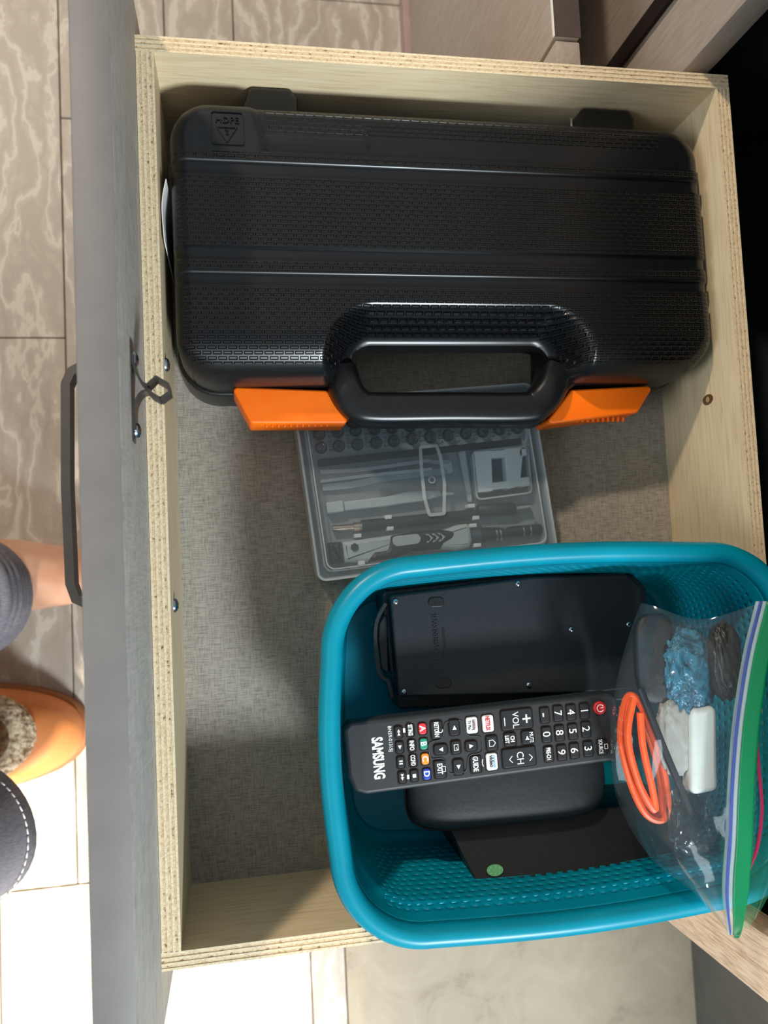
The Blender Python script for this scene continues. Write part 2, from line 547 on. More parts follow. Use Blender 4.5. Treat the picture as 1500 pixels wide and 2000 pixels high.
adj = thing('side_cabinet', 'shaded cabinet beside the drawer cabinet, its lower fronts standing proud with a dark gap above', 'cabinet', (0.6, 0.5, 0))
boxo('lower_front', 0.265, 0.283, 0.032, 0.62, 0.022, 0.41, M_CAB, adj, 0.0012)
boxo('filler_strip', 0.266, 0.283, 0.0085, 0.030, 0.022, 0.409, M_CAB, adj, 0.0008)
boxo('lit_edge_strip', 0.2642, 0.2652, 0.032, 0.62, 0.4085, 0.4108, flat('lit_edge_paint', (226, 220, 210), .35), adj, 0.0002)  # painted highlight: light caught along the front's top edge
boxo('top_edge_band', 0.2655, 0.2835, 0.032, 0.62, 0.4101, 0.4106, flat('dark_brown_edge', (72, 60, 54), .5), adj, 0.0)
boxo('kick_strip', 0.258, 0.30, 0.0085, 1.4, 0.0, 0.021, mat('mauve_kick_strip', (150, 124, 118), 0.5, build=noise_col([(0.3, (144, 118, 112)), (0.7, (156, 130, 124))], ns=30)), adj, 0.001)
boxo('lower_front', 0.265, 0.283, 0.624, 1.4, 0.022, 0.41, M_CAB, adj, 0.0012)
boxo('gap_shade_box', 0.2835, FX + 0.0055, 0.0745, 1.4, 0.0, 0.235, M_CREV, adj, 0.0)  # dark filler box, the shade of the gap put into its colour
boxo('upper_panel', FX + 0.006, FX + 0.02, 0.0745, 0.60, 0.0, 0.74, M_CAB, adj, 0.001)
boxo('gap_shade_box', 0.2835, FX - 0.001, 0.0235, 0.0744, 0.0, 0.235, M_CREV, adj, 0.0)  # second filler, same painted gap shade
boxo('upper_panel', FX + 0.006, FX + 0.02, 0.604, 1.4, 0.0, 0.74, M_CAB, adj, 0.001)
boxo('edge_shade_strip', FX - 0.0035, FX - 0.0003, 0.060, 0.0735, 0.30, 0.74, M_CREV, adj, 0.0005)  # dark strip on the stile painting the shadow along the door edge

toe = boxo('wall_right', 0.55, 0.58, -2.4, -0.60, 0.0, 0.74, M_TOE, None, 0.001)
tag(toe, kind='structure')
tt = boxo('trim_1', 0.5475, 0.5497, -2.4, -0.60, 0.0, 0.74, mat('grey_trim', (104, 104, 100), 0.5, build=noise_col([(0.3, (98, 98, 95)), (0.7, (110, 110, 106))], ns=30)), None, 0.0003)
tag(tt, kind='structure')
ct = boxo('worktop', 0.335, 0.95, -0.60, 1.4, 0.741, 0.775, M_CAB, None, 0.003)
tag(ct, 'taupe worktop above the cabinets, just out of the picture', 'worktop')

# ================================================================== drawer
ZR, ZB = 0.43, 0.3367
W, L, T, TF = 0.3755, 0.52, 0.0094, 0.0103
dr = thing('drawer', 'open plywood drawer with grey front, lined with linen-look laminate', 'drawer', (0.19, -0.26, 0.318))

def plywall(name, x0, x1, y0, y1, axis, parent=dr):
    """plywood side whose upper edge shows its plies as separate strips, alternate ones slightly sunk"""
    bm = bmesh.new()
    n = 7
    z0 = 0.318
    for i in range(n):
        a, b = i / n, (i + 1) / n
        zt = ZR if i % 2 == 0 else ZR - 0.0003
        mi = 0 if i in (0, n - 1) else (1 if i % 2 == 0 else 2)
        if axis == 'x':
            box(bm, x0, x1, y0 + (y1 - y0) * a, y0 + (y1 - y0) * b, z0, zt, 0, mi=mi)
        else:
            box(bm, x0 + (x1 - x0) * a, x0 + (x1 - x0) * b, y0, y1, z0, zt, 0, mi=mi)
    o = obj(name, bm, [M_VENEER, M_PLYA, M_PLYB], parent, smooth=False)
    # veneer on the two broad faces, edge material on the top of the outer plies
    me = o.data
    for p in me.polygons:
        if abs(p.normal.z) > 0.9:
            if p.material_index == 0: p.material_index = 1
        elif abs(p.normal.x if axis == 'x' else p.normal.y) < 0.5:
            p.material_index = 0
    return o
plywall('side_board', 0, W, -T, 0, 'x')
plywall('side_board', 0, W, -L, -L + T, 'x')
plywall('front_board', 0.0002, TF, -L + T, -T, 'y')
plywall('back_board', W - T, W, -L + T, -T, 'y')
boxo('bottom_board', TF, W - T, -L + T, -T, ZB - 0.006, ZB, M_BOTTOM, dr, 0)
pf = boxo('front_panel', -0.018, 0.0, -0.551, 0.0225, 0.29, 0.529, [M_PANEL, M_PANELIN], dr, 0.0012)
for p in pf.data.polygons:
    if p.normal.x > 0.9: p.material_index = 1
# knot in the back board
bm = bmesh.new(); c = P(1382, 782, 0.3946)
t = bmesh.new(); bmesh.ops.create_circle(t, cap_ends=True, radius=0.0045, segments=16)
join(bm, t, 0, Matrix.Translation((W - T - 0.0001, -0.2085, 0.395)) @ Matrix.Rotation(math.radians(90), 4, 'Y') @ Matrix.Diagonal((1.4, 0.8, 1, 1)))
t = bmesh.new(); bmesh.ops.create_circle(t, cap_ends=True, radius=0.002, segments=12)
join(bm, t, 1, Matrix.Translation((W - T - 0.0002, -0.2085, 0.395)) @ Matrix.Rotation(math.radians(90), 4, 'Y'))
obj('wood_knot', bm, [flat('knot_dark', (104, 74, 48)), flat('knot_core', (178, 150, 116))], dr)

def screw(loc, axis, r, parent, name='screw'):
    """pan-head cross screw; axis is the outward direction"""
    q = Vector(axis).to_track_quat('Z', 'Y').to_matrix().to_4x4()
    M = Matrix.Translation(loc) @ q
    bm = bmesh.new()
    t = bmesh.new()
    R = []
    for rr, zz in ((1.0, 0), (0.97, 0.25), (0.8, 0.45), (0.45, 0.55)):
        R.append([t.verts.new((r * rr * math.cos(i * math.pi / 8), r * rr * math.sin(i * math.pi / 8), r * zz)) for i in range(16)])
    for a, b in zip(R, R[1:]):
        for i in range(16):
            t.faces.new((a[i], a[(i + 1) % 16], b[(i + 1) % 16], b[i]))
    t.faces.new(R[-1]); t.faces.new(list(reversed(R[0])))
    join(bm, t, 0, M)
    for k in range(2):
        t = bmesh.new(); bmesh.ops.create_cube(t, size=1)
        join(bm, t, 1, M @ Matrix.Rotation(k * math.pi / 2 + 0.4, 4, 'Z') @ Matrix.Translation((0, 0, r * 0.56)) @ Matrix.Diagonal((r * 1.0, r * 0.22, r * 0.06, 1)))
    return obj(name, bm, [M_ZINC if parent is not None and parent.name.startswith(('drawer', 'catch')) else M_CHROME, M_CREV], parent)
screw((TF, -0.189, 0.416), (1, 0, 0), 0.0042, dr)
screw((TF, -0.3275, 0.407), (1, 0, 0), 0.0042, dr)

# bar handle on the outer face
hd = bmesh.new()
hz, hx = 0.452, -0.0365
pth = [Vector((-0.0185, -0.199, hz)), Vector((-0.029, -0.200, hz)), Vector((-0.0335, -0.2025, hz)), Vector((hx, -0.209, hz)),
       Vector((hx - 0.001, -0.262, hz)), Vector((hx, -0.312, hz)), Vector((-0.034, -0.320, hz)), Vector((-0.028, -0.323, hz)), Vector((-0.0185, -0.3235, hz))]
sweep(hd, pth, rectp(0.0045, 0.012))
obj('handle', hd, M_STEEL, dr, smooth=False)

# spring catch on the inner face
ca = bpy.data.objects.new('catch', None); COL.objects.link(ca); ca.parent = dr
ca.location = Vector((0, -0.22, 0.487)) - Vector(dr.location)
boxo('catch_plate', 0.0, 0.0008, -0.2455, -0.1955, 0.4835, 0.4925, M_STEEL, ca, 0.0002, 1)
def strap(pts):
    bm = bmesh.new()
    sweep(bm, catmull([(x, y, 0.487) for x, y in pts], 6), rectp(0.0012, 0.011))
    return bm
b1 = strap([(0.0012, -0.203), (0.0015, -0.2075), (0.003, -0.2125), (0.0055, -0.2170), (0.0080, -0.2180)])
sweep(b1, [Vector(p) for p in ((0.0080, -0.2180, .487), (0.0118, -0.2143, .487), (0.0172, -0.2178, .487), (0.0180, -0.2218, .487), (0.0135, -0.2250, .487))], rectp(0.0016, 0.012))
obj('catch_spring', b1, M_STEEL, ca, ang=20)
b2 = strap([(0.0012, -0.240), (0.0013, -0.2300), (0.0025, -0.2250), (0.0050, -0.2215), (0.0080, -0.2206)])
sweep(b2, [Vector(p) for p in ((0.0080, -0.2206, .487), (0.0100, -0.2228, .487), (0.0135, -0.2250, .487))], rectp(0.0016, 0.012))
obj('catch_spring', b2, M_STEEL, ca, ang=20)
screw((0.001, -0.2045, 0.4872), (1, 0, 0), 0.0040, ca)
screw((0.001, -0.2390, 0.4852), (1, 0, 0), 0.0040, ca)

# thin white slip between case and front board
bm = bmesh.new()
ps = catmull([(0.0122, -0.1165, .41), (0.0114, -0.100, .41), (0.0120, -0.090, .41), (0.0142, -0.0795, .41)], 8)
sweep(bm, [Vector((p.x, p.y, 0.378)) for p in ps], rectp(0.0005, 0.082))
obj_ = obj('paper_slip', bm, flat('white_paper', (236, 236, 230), 0.7), None)
tag(obj_, 'thin white slip of paper standing between black case and drawer front', 'paper')

# ================================================================== tool case
case = thing('tool_case', 'black moulded plastic tool case with orange latches lying in the drawer', 'tool case', (0.19, -0.11, ZB))
CX0, CX1, CY0, CY1 = 0.0165, 0.3600, -0.1955, -0.0290
ZT = 0.4195
ZP = 0.372       # parting line

def sd_rr(x, y, x0, x1, y0, y1, r):
    qx = np.abs(x - (x0 + x1) / 2) - (x1 - x0) / 2 + r
    qy = np.abs(y - (y0 + y1) / 2) - (y1 - y0) / 2 + r
    return np.hypot(np.maximum(qx, 0), np.maximum(qy, 0)) + np.minimum(np.maximum(qx, qy), 0) - r

RX0, RX1, RY1, RY0 = 0.1215, 0.2575, -0.170, -0.30      # notch that lets the hand in

def sd_body(x, y):
    a = sd_rr(x, y, CX0, CX1, CY0, CY1, 0.024)
    n = sd_rr(x, y, RX0, RX1, RY0, RY1, 0.014)
    return np.maximum(a, -n)

def top_h(x, y):
    s = -sd_body(x, y)
    outer = -sd_rr(x, y, CX0, CX1, CY0, CY1, 0.024)
    r = 0.010
    d = np.clip(outer, 0, r)
    h = ZT - (r - np.sqrt(np.maximum(r * r - (r - d) ** 2, 0)))
    # gentle slope along the front edge
    fr = np.clip((-0.168 - y) / 0.028, 0, 1)
    h = h - 0.016 * fr ** 1.8
    # scooped slope towards the hand hole
    n = sd_rr(x, y, RX0, RX1, RY0, RY1, 0.014)
    q = np.clip(1 - n / 0.020, 0, 1)
    h = h - 0.030 * (q * q * (3 - 2 * q))
    # grooved plain bands
    for y0, y1, dep in ((-0.0755, -0.0665, 0.0014), (-0.127, -0.1185, 0.0014), (-0.142, -0.1345, 0.0014)):
        e = 0.0009
        g = np.clip((y - y0) / e, 0, 1) * np.clip((y1 - y) / e, 0, 1)
        h = h - dep * 1.4 * g
    pad = sd_rr(x, y, 0.0, 0.0715 + (y + 0.06) * -0.25, -0.0605, 0.0, 0.006)
    low = np.clip(pad / 0.0035, 0, 1) * np.clip((y + 0.0605) / 0.0009, 0, 1)
    h = h - 0.0018 * low
    # sunk long pill by the badge
    pl = sd_rr(x, y, 0.071, 0.136, -0.0572, -0.0492, 0.0038)
    h = h + 0.0009 * np.clip(-pl / 0.0008, 0, 1)
    return h

def fixed_grid():
    xs = np.linspace(CX0 - 0.001, CX1 + 0.001, 250)
    ys = list(np.linspace(CY0 - 0.001, CY1 + 0.001, 110))
    for a in (-0.0755, -0.0665, -0.127, -0.1185, -0.142, -0.1345, -0.0605, -0.0480):
        ys += [a, a + 0.0009, a - 0.0009]
    ys = np.array(sorted(ys))
    keep = [ys[0]]
    for v in ys[1:]:
        if v - keep[-1] > 0.00035: keep.append(v)
    ys = np.array(keep)
    X, Y = np.meshgrid(xs, ys, indexing='ij')
    S = sd_body(X, Y)
    e = 1e-5
    gx = (sd_body(X + e, Y) - sd_body(X - e, Y)) / (2 * e)
    gy = (sd_body(X, Y + e) - sd_body(X, Y - e)) / (2 * e)
    dx, dy = xs[1] - xs[0], 0.0016
    near = (S > -0.0009)
    push = S
    Xn = np.where(near, X - gx * push, X); Yn = np.where(near, Y - gy * push, Y)
    H = top_h(Xn, Yn)
    bm = bmesh.new()
    V = {}
    nx, ny = X.shape
    inside = S < 0.0016
    def v(i, j):
        if (i, j) not in V:
            V[(i, j)] = bm.verts.new((Xn[i, j], Yn[i, j], H[i, j]))
        return V[(i, j)]
    for i in range(nx - 1):
        for j in range(ny - 1):
            c = (S[i, j] + S[i + 1, j] + S[i, j + 1] + S[i + 1, j + 1]) / 4
            if c < 0 and inside[i, j] and inside[i + 1, j] and inside[i, j + 1] and inside[i + 1, j + 1]:
                f = bm.faces.new((v(i, j), v(i + 1, j), v(i + 1, j + 1), v(i, j + 1)))
                yc, xc = (Yn[i, j] + Yn[i, j + 1]) / 2, (Xn[i, j] + Xn[i + 1, j]) / 2
                plain = (-0.0765 < yc < -0.0660) or (-0.128 < yc < -0.1180) or (-0.143 < yc < -0.1340) or (-0.0615 < yc < -0.0475)
                plain = plain or (yc > -0.0615 and (xc < 0.072 or xc > 0.33)) or yc < -0.1865
                nn = sd_rr(xc, yc, RX0, RX1, RY0, RY1, 0.014)
                if nn < 0.0045 or sd_rr(xc, yc, CX0, CX1, CY0, CY1, 0.024) > -0.0035: plain = True
                f.material_index = 0 if plain else 1
    # skirt down to the parting line
    be = [e for e in bm.edges if len(e.link_faces) == 1]
    ret = bmesh.ops.extrude_edge_only(bm, edges=be)
    for g in ret['geom']:
        if isinstance(g, bmesh.types.BMVert):
            g.co.z = ZP
        elif isinstance(g, bmesh.types.BMFace):
            g.material_index = 0
    return bm
obj('case_lid', fixed_grid(), [M_BLACK, M_DASH], case, ang=62)

# lower shell: same outline, a little larger
def body_outline(g=0.0):
    pts = [(CX0 - g, CY1 + g), (CX0 - g, CY0 - g), (RX0 - 0.004, CY0 - g), (RX0 - 0.004, -0.146), (RX1 + 0.006, -0.146), (RX1 + 0.004, CY0 - g), (CX1 + g, CY0 - g), (CX1 + g, CY1 + g)]
    return rounded(pts, [0.024, 0.026, 0.006, 0.010, 0.010, 0.006, 0.026, 0.024], 7)
prismo('case_base', body_outline(0.0022), ZB, ZP - 0.0006, M_BLACK, case, 0.002, botbev=0.002)

# moulding badge: outline, letters and recycling triangle in low relief
bm = bmesh.new()
ring_prism(bm, rounded([(0.0408, -0.0372), (0.0408, -0.0575), (0.0600, -0.0575), (0.0600, -0.0372)], 0.002), 0.0005, ZT, ZT + 0.0009)
tri = [(0.0438, -0.0465), (0.0562, -0.0465), (0.0500, -0.0562)]
ring_prism(bm, tri, 0.0011, ZT, ZT + 0.0009)
obj('badge', bm, M_BLACK, case)
text('badge_letters', 'HDPE', 0.0052, (0.0503, -0.0425, ZT + 0.0006), 0, M_BLACK, case, ext=0.0004, sx=1.1)
text('badge_letters', '2', 0.0045, (0.0500, -0.0495, ZT + 0.0006), math.pi, M_BLACK, case, ext=0.0004)
# hinge lugs
for x0, x1, y1 in ((0.0575, 0.0945, -0.0098), (0.2770, 0.3225, -0.0106)):
    prismo('hinge', rounded([(x0 - 0.002, -0.034), (x0 + 0.008, y1), (x1 - 0.004, y1), (x1, y1 - 0.006), (x1, -0.034)], 0.0035), ZP - 0.02, 0.4035, M_BLACK, case, 0.003)
bm = bmesh.new(); box(bm, 0.2775, 0.2795, -0.0235, -0.0165, 0.385, 0.399, 0.0006)
obj('hinge_pin', bm, M_CHROME, case)

# handle: trapezoid loop with a rounded hole
hp = [P2(628, 752, .39), P2(684, 831, .39), P2(1064, 832, .39), P2(1122, 757, .39)]
def handle_bm():
    bm = bmesh.new()
    z = 0.3840
    zl = lambda x, y: 0
    pth = catmull([(0.1165, -0.1860, z - .004), (0.1190, -0.1985, z), (0.1255, -0.2075, z), (0.1360, -0.2108, z), (0.185, -0.2112, z), (0.235, -0.2118, z), (0.2465, -0.2085, z), (0.2555, -0.1995, z), (0.2625, -0.1860, z - .004)], 8)
    prof = [(x, y) for x, y in [(0.0112 * math.copysign(abs(math.cos(a)) ** 0.55, math.cos(a)), 0.0125 * math.copysign(abs(math.sin(a)) ** 0.7, math.sin(a))) for a in [2 * math.pi * i / 20 for i in range(20)]]]
    sweep(bm, pth, prof)
    return bm
obj('handle', handle_bm(), M_BLACK, case, ang=60)
prismo('handle_shoulder', rounded([P2(610, 742, .385), P2(640, 757, .385), P2(690, 826, .385), P2(735, 826, .385), P2(690, 745, .385), P2(690, 700, .385), P2(640, 700, .385)], 0.003), 0.366, 0.3885, M_BLACK, case, 0.004)
prismo('handle_shoulder', rounded([P2(1140, 742, .385), P2(1112, 762, .385), P2(1058, 828, .385), P2(1015, 826, .385), P2(1070, 745, .385), P2(1075, 700, .385), P2(1120, 700, .385)], 0.003), 0.366, 0.3885, M_BLACK, case, 0.004)

def latch(px, flip):
    pts = [P2(x, y, 0.382) for x, y in px]
    yb = -0.2145
    zt = 0.3855
    o = prismo('latch', rounded(pts, 0.0024, 5), 0.360, zt, M_ORANGE, case, 0.0014, 3)
    bm = bmesh.new()                            # finger ridges along the lower edge
    xs = sorted(p[0] for p in pts)
    a, b = (xs[1] + 0.010, xs[-2] + 0.0) if not flip else (xs[1] + 0.002, xs[-2] - 0.008)
    for k in range(11):
        x = a + (b - a) * k / 10
        box(bm, x - 0.0010, x + 0.0004, -0.2200, -0.2168, 0.3778, 0.3810, 0.0004, 1)
    obj('grip_ridge', bm, M_ORANGE, case)
    return o
latch([(451, 757), (637, 764), (684, 829), (490, 829)], False)
latch([(1112, 763), (1273, 755), (1241, 808), (1060, 831)], True)

# ================================================================== bit kit
KZ = ZB
KT = 0.3585
kit_u = (Vector(P2(1088, 1075, KT)) - Vector(P2(622, 1135, KT))).normalized()
ka = math.atan2(kit_u.y, kit_u.x)
kit = thing('driver_kit', 'frosted clear plastic kit box of small screwdriver tools, half under the black case handle', 'tool kit', (0.18, -0.25, KZ))
kp0 = Vector(P2(622, 1137, KT)); kp1 = Vector(P2(1090, 1076, KT))
kv = Vector((-kit_u.y, kit_u.x))
hgt = 0.1215
kout = [tuple(kp0), tuple(kp1), tuple(kp1 + kv * (hgt - .002) - kit_u * 0.003), tuple(kp0 + kv * hgt - kit_u * 0.003)]
kr = rounded(kout, 0.006, 6)
prismo('tray', kr, KZ, 0.3445, M_GREYTRAY, kit, 0.001)
bm = bmesh.new()
ring_prism(bm, offset(kr, 0.0005), 0.0016, 0.3445, KT - 0.0012)
ring_prism(bm, rounded(offset(kout, 0.0075), 0.006, 6), 0.0010, 0.3446, KT - 0.0025)
M_FROSTW = mat('frosted_wall', (196, 204, 208), 0.35, 0.5, Alpha=0.55)
obj('tray_wall', bm, M_FROSTW, kit)

def frosted(nt, b):
    out = nt.nodes['Material Output']
    tr = N(nt, 'ShaderNodeBsdfTransparent')
    tr.inputs[0].default_value = (0.93, 0.97, 1, 1)
    mx = N(nt, 'ShaderNodeMixShader')
    v = coords(nt)
    n = N(nt, 'ShaderNodeTexNoise'); n.inputs['Scale'].default_value = 30
    nt.links.new(v, n.inputs['Vector'])
    mr = N(nt, 'ShaderNodeMapRange'); mr.inputs[3].default_value = 0.09; mr.inputs[4].default_value = 0.14
    nt.links.new(n.outputs[0], mr.inputs[0])
    nt.links.new(mr.outputs[0], mx.inputs[0])
    nt.links.new(tr.outputs[0], mx.inputs[1])
    nt.links.new(b.outputs[0], mx.inputs[2])
    nt.links.new(mx.outputs[0], out.inputs[0])
M_LID = mat('frosted_lid', (176, 182, 182), 0.45, 0.5, build=frosted)
lid = prismo('lid', kr, KT - 0.0011, KT, M_LID, kit, 0.0005)
bm = bmesh.new()
ring_prism(bm, rounded(offset(kout, 0.0095), 0.006, 6), 0.0009, KT, KT + 0.0006)
ring_prism(bm, offset(kr, 0.0), 0.0014, KT, KT + 0.0006)
M_RIM = mat('frosted_rim', (214, 222, 226), 0.3, 0.5, Alpha=0.42)
obj('lid_rim', bm, M_RIM, kit)

KC = 0.3474          # mid height of the kit contents
def K(x, y, z=KC):
    """point of the kit close-up (its own pixel frame) on a plane of the kit"""
    return P(580 + x * 0.34667, 800 + y * 0.34667, z)
def K2(x, y, z=KC):
    p = K(x, y, z); return (p.x, p.y)
GB = 'bits standing in rows in the kit box'
bits = [(135, 215), (235, 207), (340, 198), (445, 188), (545, 178), (648, 165), (750, 155), (850, 145), (950, 135), (1045, 125), (1140, 112), (1240, 103)]
bits2 = [(125, 140), (230, 128), (330, 118), (435, 112), (535, 103), (635, 93), (735, 84)]
def bit(x, y, lab):
    p = K(x, y, 0.3445)
    b = thing('driver_bit', lab, 'driver bit', p, random.random(), GB)
    latheo('shank', [(0, 0.0034), (0.75, 0.0034), (0.9, 0.0029), (1, 0.0026)], p, p + Vector((0, 0, 0.006)), mat('bit_steel', (150, 158, 162), 0.3, 0.5, 0.9, build=noise_col([(0.3, (120, 128, 132)), (0.7, (170, 176, 180))], ns=300)), b, 6)
    latheo('tip', [(0, 0.0024), (0.5, 0.0016), (1, 0.0006)], p + Vector((0, 0, 0.006)), p + Vector((0.0006, 0.0005, 0.0115)), M_CHROME, b, 8)
    latheo('socket', [(0, 0.0044), (1, 0.0044)], p, p + Vector((0, 0, 0.0008)), M_TOOLBLACK, b, 14)
nm = ['leftmost', 'second', 'third', 'fourth', 'fifth', 'sixth', 'seventh', 'eighth', 'ninth', 'tenth', 'eleventh', 'rightmost']
for i, (x, y) in enumerate(bits):
    bit(x, y, 'small steel driver bit, %s in the long row above the black strip' % nm[i] + (' from left' if 0 < i < 11 else ''))
for i, (x, y) in enumerate(bits2):
    bit(x, y, 'small steel driver bit, %s in the row beside the orange latch and handle' % nm[i] + (' from left' if i else ''))
M_INK = flat('dark_print', (60, 66, 70), 0.6)
for s, x, y in (('\u25cf0.8', 190, 205), ('\u25cf0.6', 292, 190), ('\u25cf2.5', 397, 186), ('+1.2', 500, 180), ('\u25cf2.5', 600, 158), ('\u25cf2.5', 700, 152), ('OH2.5', 805, 145), ('OT1.3', 900, 138), ('OT10', 1000, 128), ('OT7', 1095, 122), ('OT6', 1195, 112),
                ('\u25cf2.0', 182, 128), ('\u25cf3.5', 285, 120), ('\u25cf2.6', 388, 115), ('\u25cf1.5', 490, 108)):
    text('size_mark', s.replace('\u25cf', 'o'), 0.0046, K(x, y, 0.34475), ka - math.pi / 2, M_INK, kit, ext=0.00008)

def kpoly(name, pts, z0, z1, m, parent=None, bev=0.0006, r=0.0012):
    return prismo(name, rounded([K2(x, y, (z0 + z1) / 2) for x, y in pts], r, 4), z0, z1, m, parent, bev)
o = kpoly('magnetic_strip', [(118, 282), (940, 196), (1262, 160), (1262, 195), (940, 232), (120, 320)], 0.3446, 0.3475, M_TOOLBLACK); tag(o, 'long thin black strip across the kit box below the bits', 'strip')
o = kpoly('tool_clip', [(905, 238), (945, 232), (985, 520), (960, 522)], 0.3446, 0.349, M_GREYTOOL, kit)
# pry tools
def ktool(name, pts, wpx, m, label, cat, z=0.3475, h=0.0022, group=None):
    bm = bmesh.new()
    path = catmull([K(x, y, z) for x, y in pts], 6)
    wd = wpx * 0.34667 * (CAM.z - z) / FPX
    sweep(bm, path, rectp(wd, h))
    o = obj(name, bm, m, None)
    tag(o, label, cat, group)
    return o
M_PRY = flat('pale_metal_pry', (158, 166, 168), 0.4)
ktool('tweezers', [(130, 352), (330, 342), (500, 322), (640, 302), (740, 290), (765, 297), (860, 292)], 22, M_PRY, 'pale grey tweezers, uppermost of the slim tools in the kit box', 'tweezers')
ktool('opening_stick', [(132, 405), (400, 372), (620, 350), (758, 335)], 17, M_GREYTOOL, 'straight pale opening stick below the tweezers in the kit box', 'pry tool', 0.349)
ktool('spudger', [(142, 440), (300, 425), (480, 390), (650, 368), (830, 350), (868, 345)], 38, M_PRY, 'wide flat curved pry bar under the lid clasp in the kit box', 'pry tool', 0.3465)
kpoly_o = kpoly('paddle_end', [(818, 296), (868, 288), (878, 355), (850, 362), (824, 330)], 0.3446, 0.3482, M_GREYTOOL); tag(kpoly_o, 'small pale hooked clip end beside the lid clasp in the kit box', 'clip')
br = thing('brush_tool', 'pale grey brush with square cap and tapering handle in the kit box', 'brush', K(165, 550, 0.3446), 0)
kpoly('cap', [(160, 525), (258, 512), (266, 576), (170, 590)], 0.3446, 0.3515, M_GREYTOOL, br, 0.001)
kpoly('brush_handle', [(260, 520), (500, 492), (600, 466), (700, 456), (800, 458), (815, 490), (700, 520), (600, 532), (480, 550), (266, 572)], 0.3446, 0.3505, M_GREYTOOL, br, 0.001)
kpoly('brush_tip', [(812, 464), (875, 466), (888, 482), (862, 480), (814, 490)], 0.3446, 0.3485, M_WHITEPL, br, 0.0005)
# magnetizer cube in its pocket
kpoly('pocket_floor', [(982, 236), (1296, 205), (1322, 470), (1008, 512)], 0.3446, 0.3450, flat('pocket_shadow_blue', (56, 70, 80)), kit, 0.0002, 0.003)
bm = bmesh.new()
ring_prism(bm, rounded([K2(x, y, .350) for x, y in ((980, 234), (1298, 203), (1324, 472), (1006, 514))], 0.004, 6), 0.0012, 0.3446, 0.352)
obj('pocket_rim', bm, M_GREYTOOL, kit)
mg = thing('magnetizer', 'white square magnetizer frame with two windows in its kit pocket', 'magnetizer', K(1150, 350, 0.3450), 0)
for q in ([(990, 240), (1085, 232), (1095, 462), (1012, 470)], [(1160, 224), (1255, 215), (1262, 262), (1250, 385), (1262, 430), (1175, 452)],
          [(1070, 238), (1200, 226), (1202, 268), (1076, 280)], [(1080, 415), (1210, 402), (1215, 440), (1086, 456)],
          [(1240, 228), (1282, 222), (1288, 262), (1242, 268)], [(1246, 388), (1300, 380), (1304, 430), (1250, 440)]):
    kpoly('frame', q, 0.3450, 0.3532 if q[0][0] != 1070 and q[0][0] != 1080 else 0.3530, M_WHITEPL, mg, 0.0006, 0.0008)
# flexible extension shaft
es = thing('extension_shaft', 'black extension shaft with brass tip and silver end in the kit box', 'extension shaft', K(700, 620, 0.3446), 0)
def kl(name, a, b, prof, m, parent, z=0.3488, n=14):
    return latheo(name, prof, K(*a, z), K(*b, z), m, parent, n)
kl('brass_tip', (200, 670), (365, 657), [(0, .0022), (.7, .0022), (.72, .003), (1, .003)], M_BRASS, es)
kl('shaft', (363, 657), (1012, 590), [(0, .0001), (0.002, .0042), (.98, .0038), (1, .0001)], M_TOOLBLACK, es)
kl('grip', (1012, 568), (1232, 558), [(0, .003), (.05, .0044), (.95, .0044), (1, .003)], M_TOOLBLACK, es)
kl('silver_end', (1230, 560), (1308, 550), [(0, .0030), (1, .0030)], M_CHROME, es)
ktool('hex_hook', [(1306, 540), (1325, 575), (1345, 632)], 9, M_CHROME, 'thin silver hook key at the right end of the kit box', 'hex key', 0.3485, 0.0015)
for x, y in ((510, 608), (520, 672), (340, 712), (975, 545), (1000, 612), (985, 655), (1010, 765), (360, 865)):
    kpoly('retaining_peg', [(x - 19, y - 10), (x + 19, y - 13), (x + 19, y + 9), (x - 19, y + 12)], 0.3446, 0.3528, M_WHITEPL, kit, 0.0004, 0.0004)
sd = thing('screwdriver', 'grey and black ratchet screwdriver handle with chevron grip in the kit box', 'screwdriver', K(500, 750, 0.3446), 0)
kpoly('cap', [(172, 750), (250, 745), (264, 866), (190, 872)], 0.3446, 0.3545, M_TOOLBLACK, sd, 0.003)
kpoly('handle_body', [(248, 748), (330, 735), (500, 712), (640, 690), (820, 675), (900, 650), (955, 642), (975, 680), (984, 740), (970, 778), (900, 795), (820, 790), (640, 805), (560, 838), (430, 866), (330, 862), (262, 866)], 0.3446, 0.3528, M_GREYTOOL, sd, 0.003, 0.002)
kpoly('grip_sleeve', [(392, 850), (430, 800), (505, 790), (515, 745), (520, 712), (640, 690), (800, 676), (868, 682), (886, 700), (870, 730), (825, 755), (805, 788), (640, 803), (560, 836), (400, 864)], 0.3450, 0.3540, M_TOOLBLACK, sd, 0.003, 0.0025)
kpoly('grip_window', [(538, 720), (560, 712), (680, 700), (700, 722), (690, 755), (560, 772), (540, 755)], 0.3530, 0.3545, M_GREYTOOL, sd, 0.0004, 0.003)
for k in range(3):
    x = 722 + k * 34
    kpoly('chevron', [(x, 702 - k * 3), (x + 14, 700 - k * 3), (x + 46, 722 - k * 3), (x + 20, 750 - k * 3), (x + 6, 750 - k * 3), (x + 28, 724 - k * 3)], 0.3535, 0.3546, M_GREYTOOL, sd, 0.0002, 0.0001)
bm = bmesh.new(); c = K(325, 775, 0.3535)
prism(bm, [(c.x + 0.0028 * math.cos(a), c.y + 0.0028 * math.sin(a)) for a in [i * math.pi / 3 + .4 for i in range(6)]], 0.3525, 0.3537)
obj('hex_hole', bm, M_TOOLBLACK, sd)
kl('neck', (978, 712), (1032, 708), [(0, .0045), (1, .0045)], flat('slate_metal', (70, 84, 92), 0.35), sd, 0.349)
sk = thing('bit_socket', 'black knurled socket with silver rings beside the screwdriver in the kit box', 'socket', K(1100, 700, 0.3446), 0)
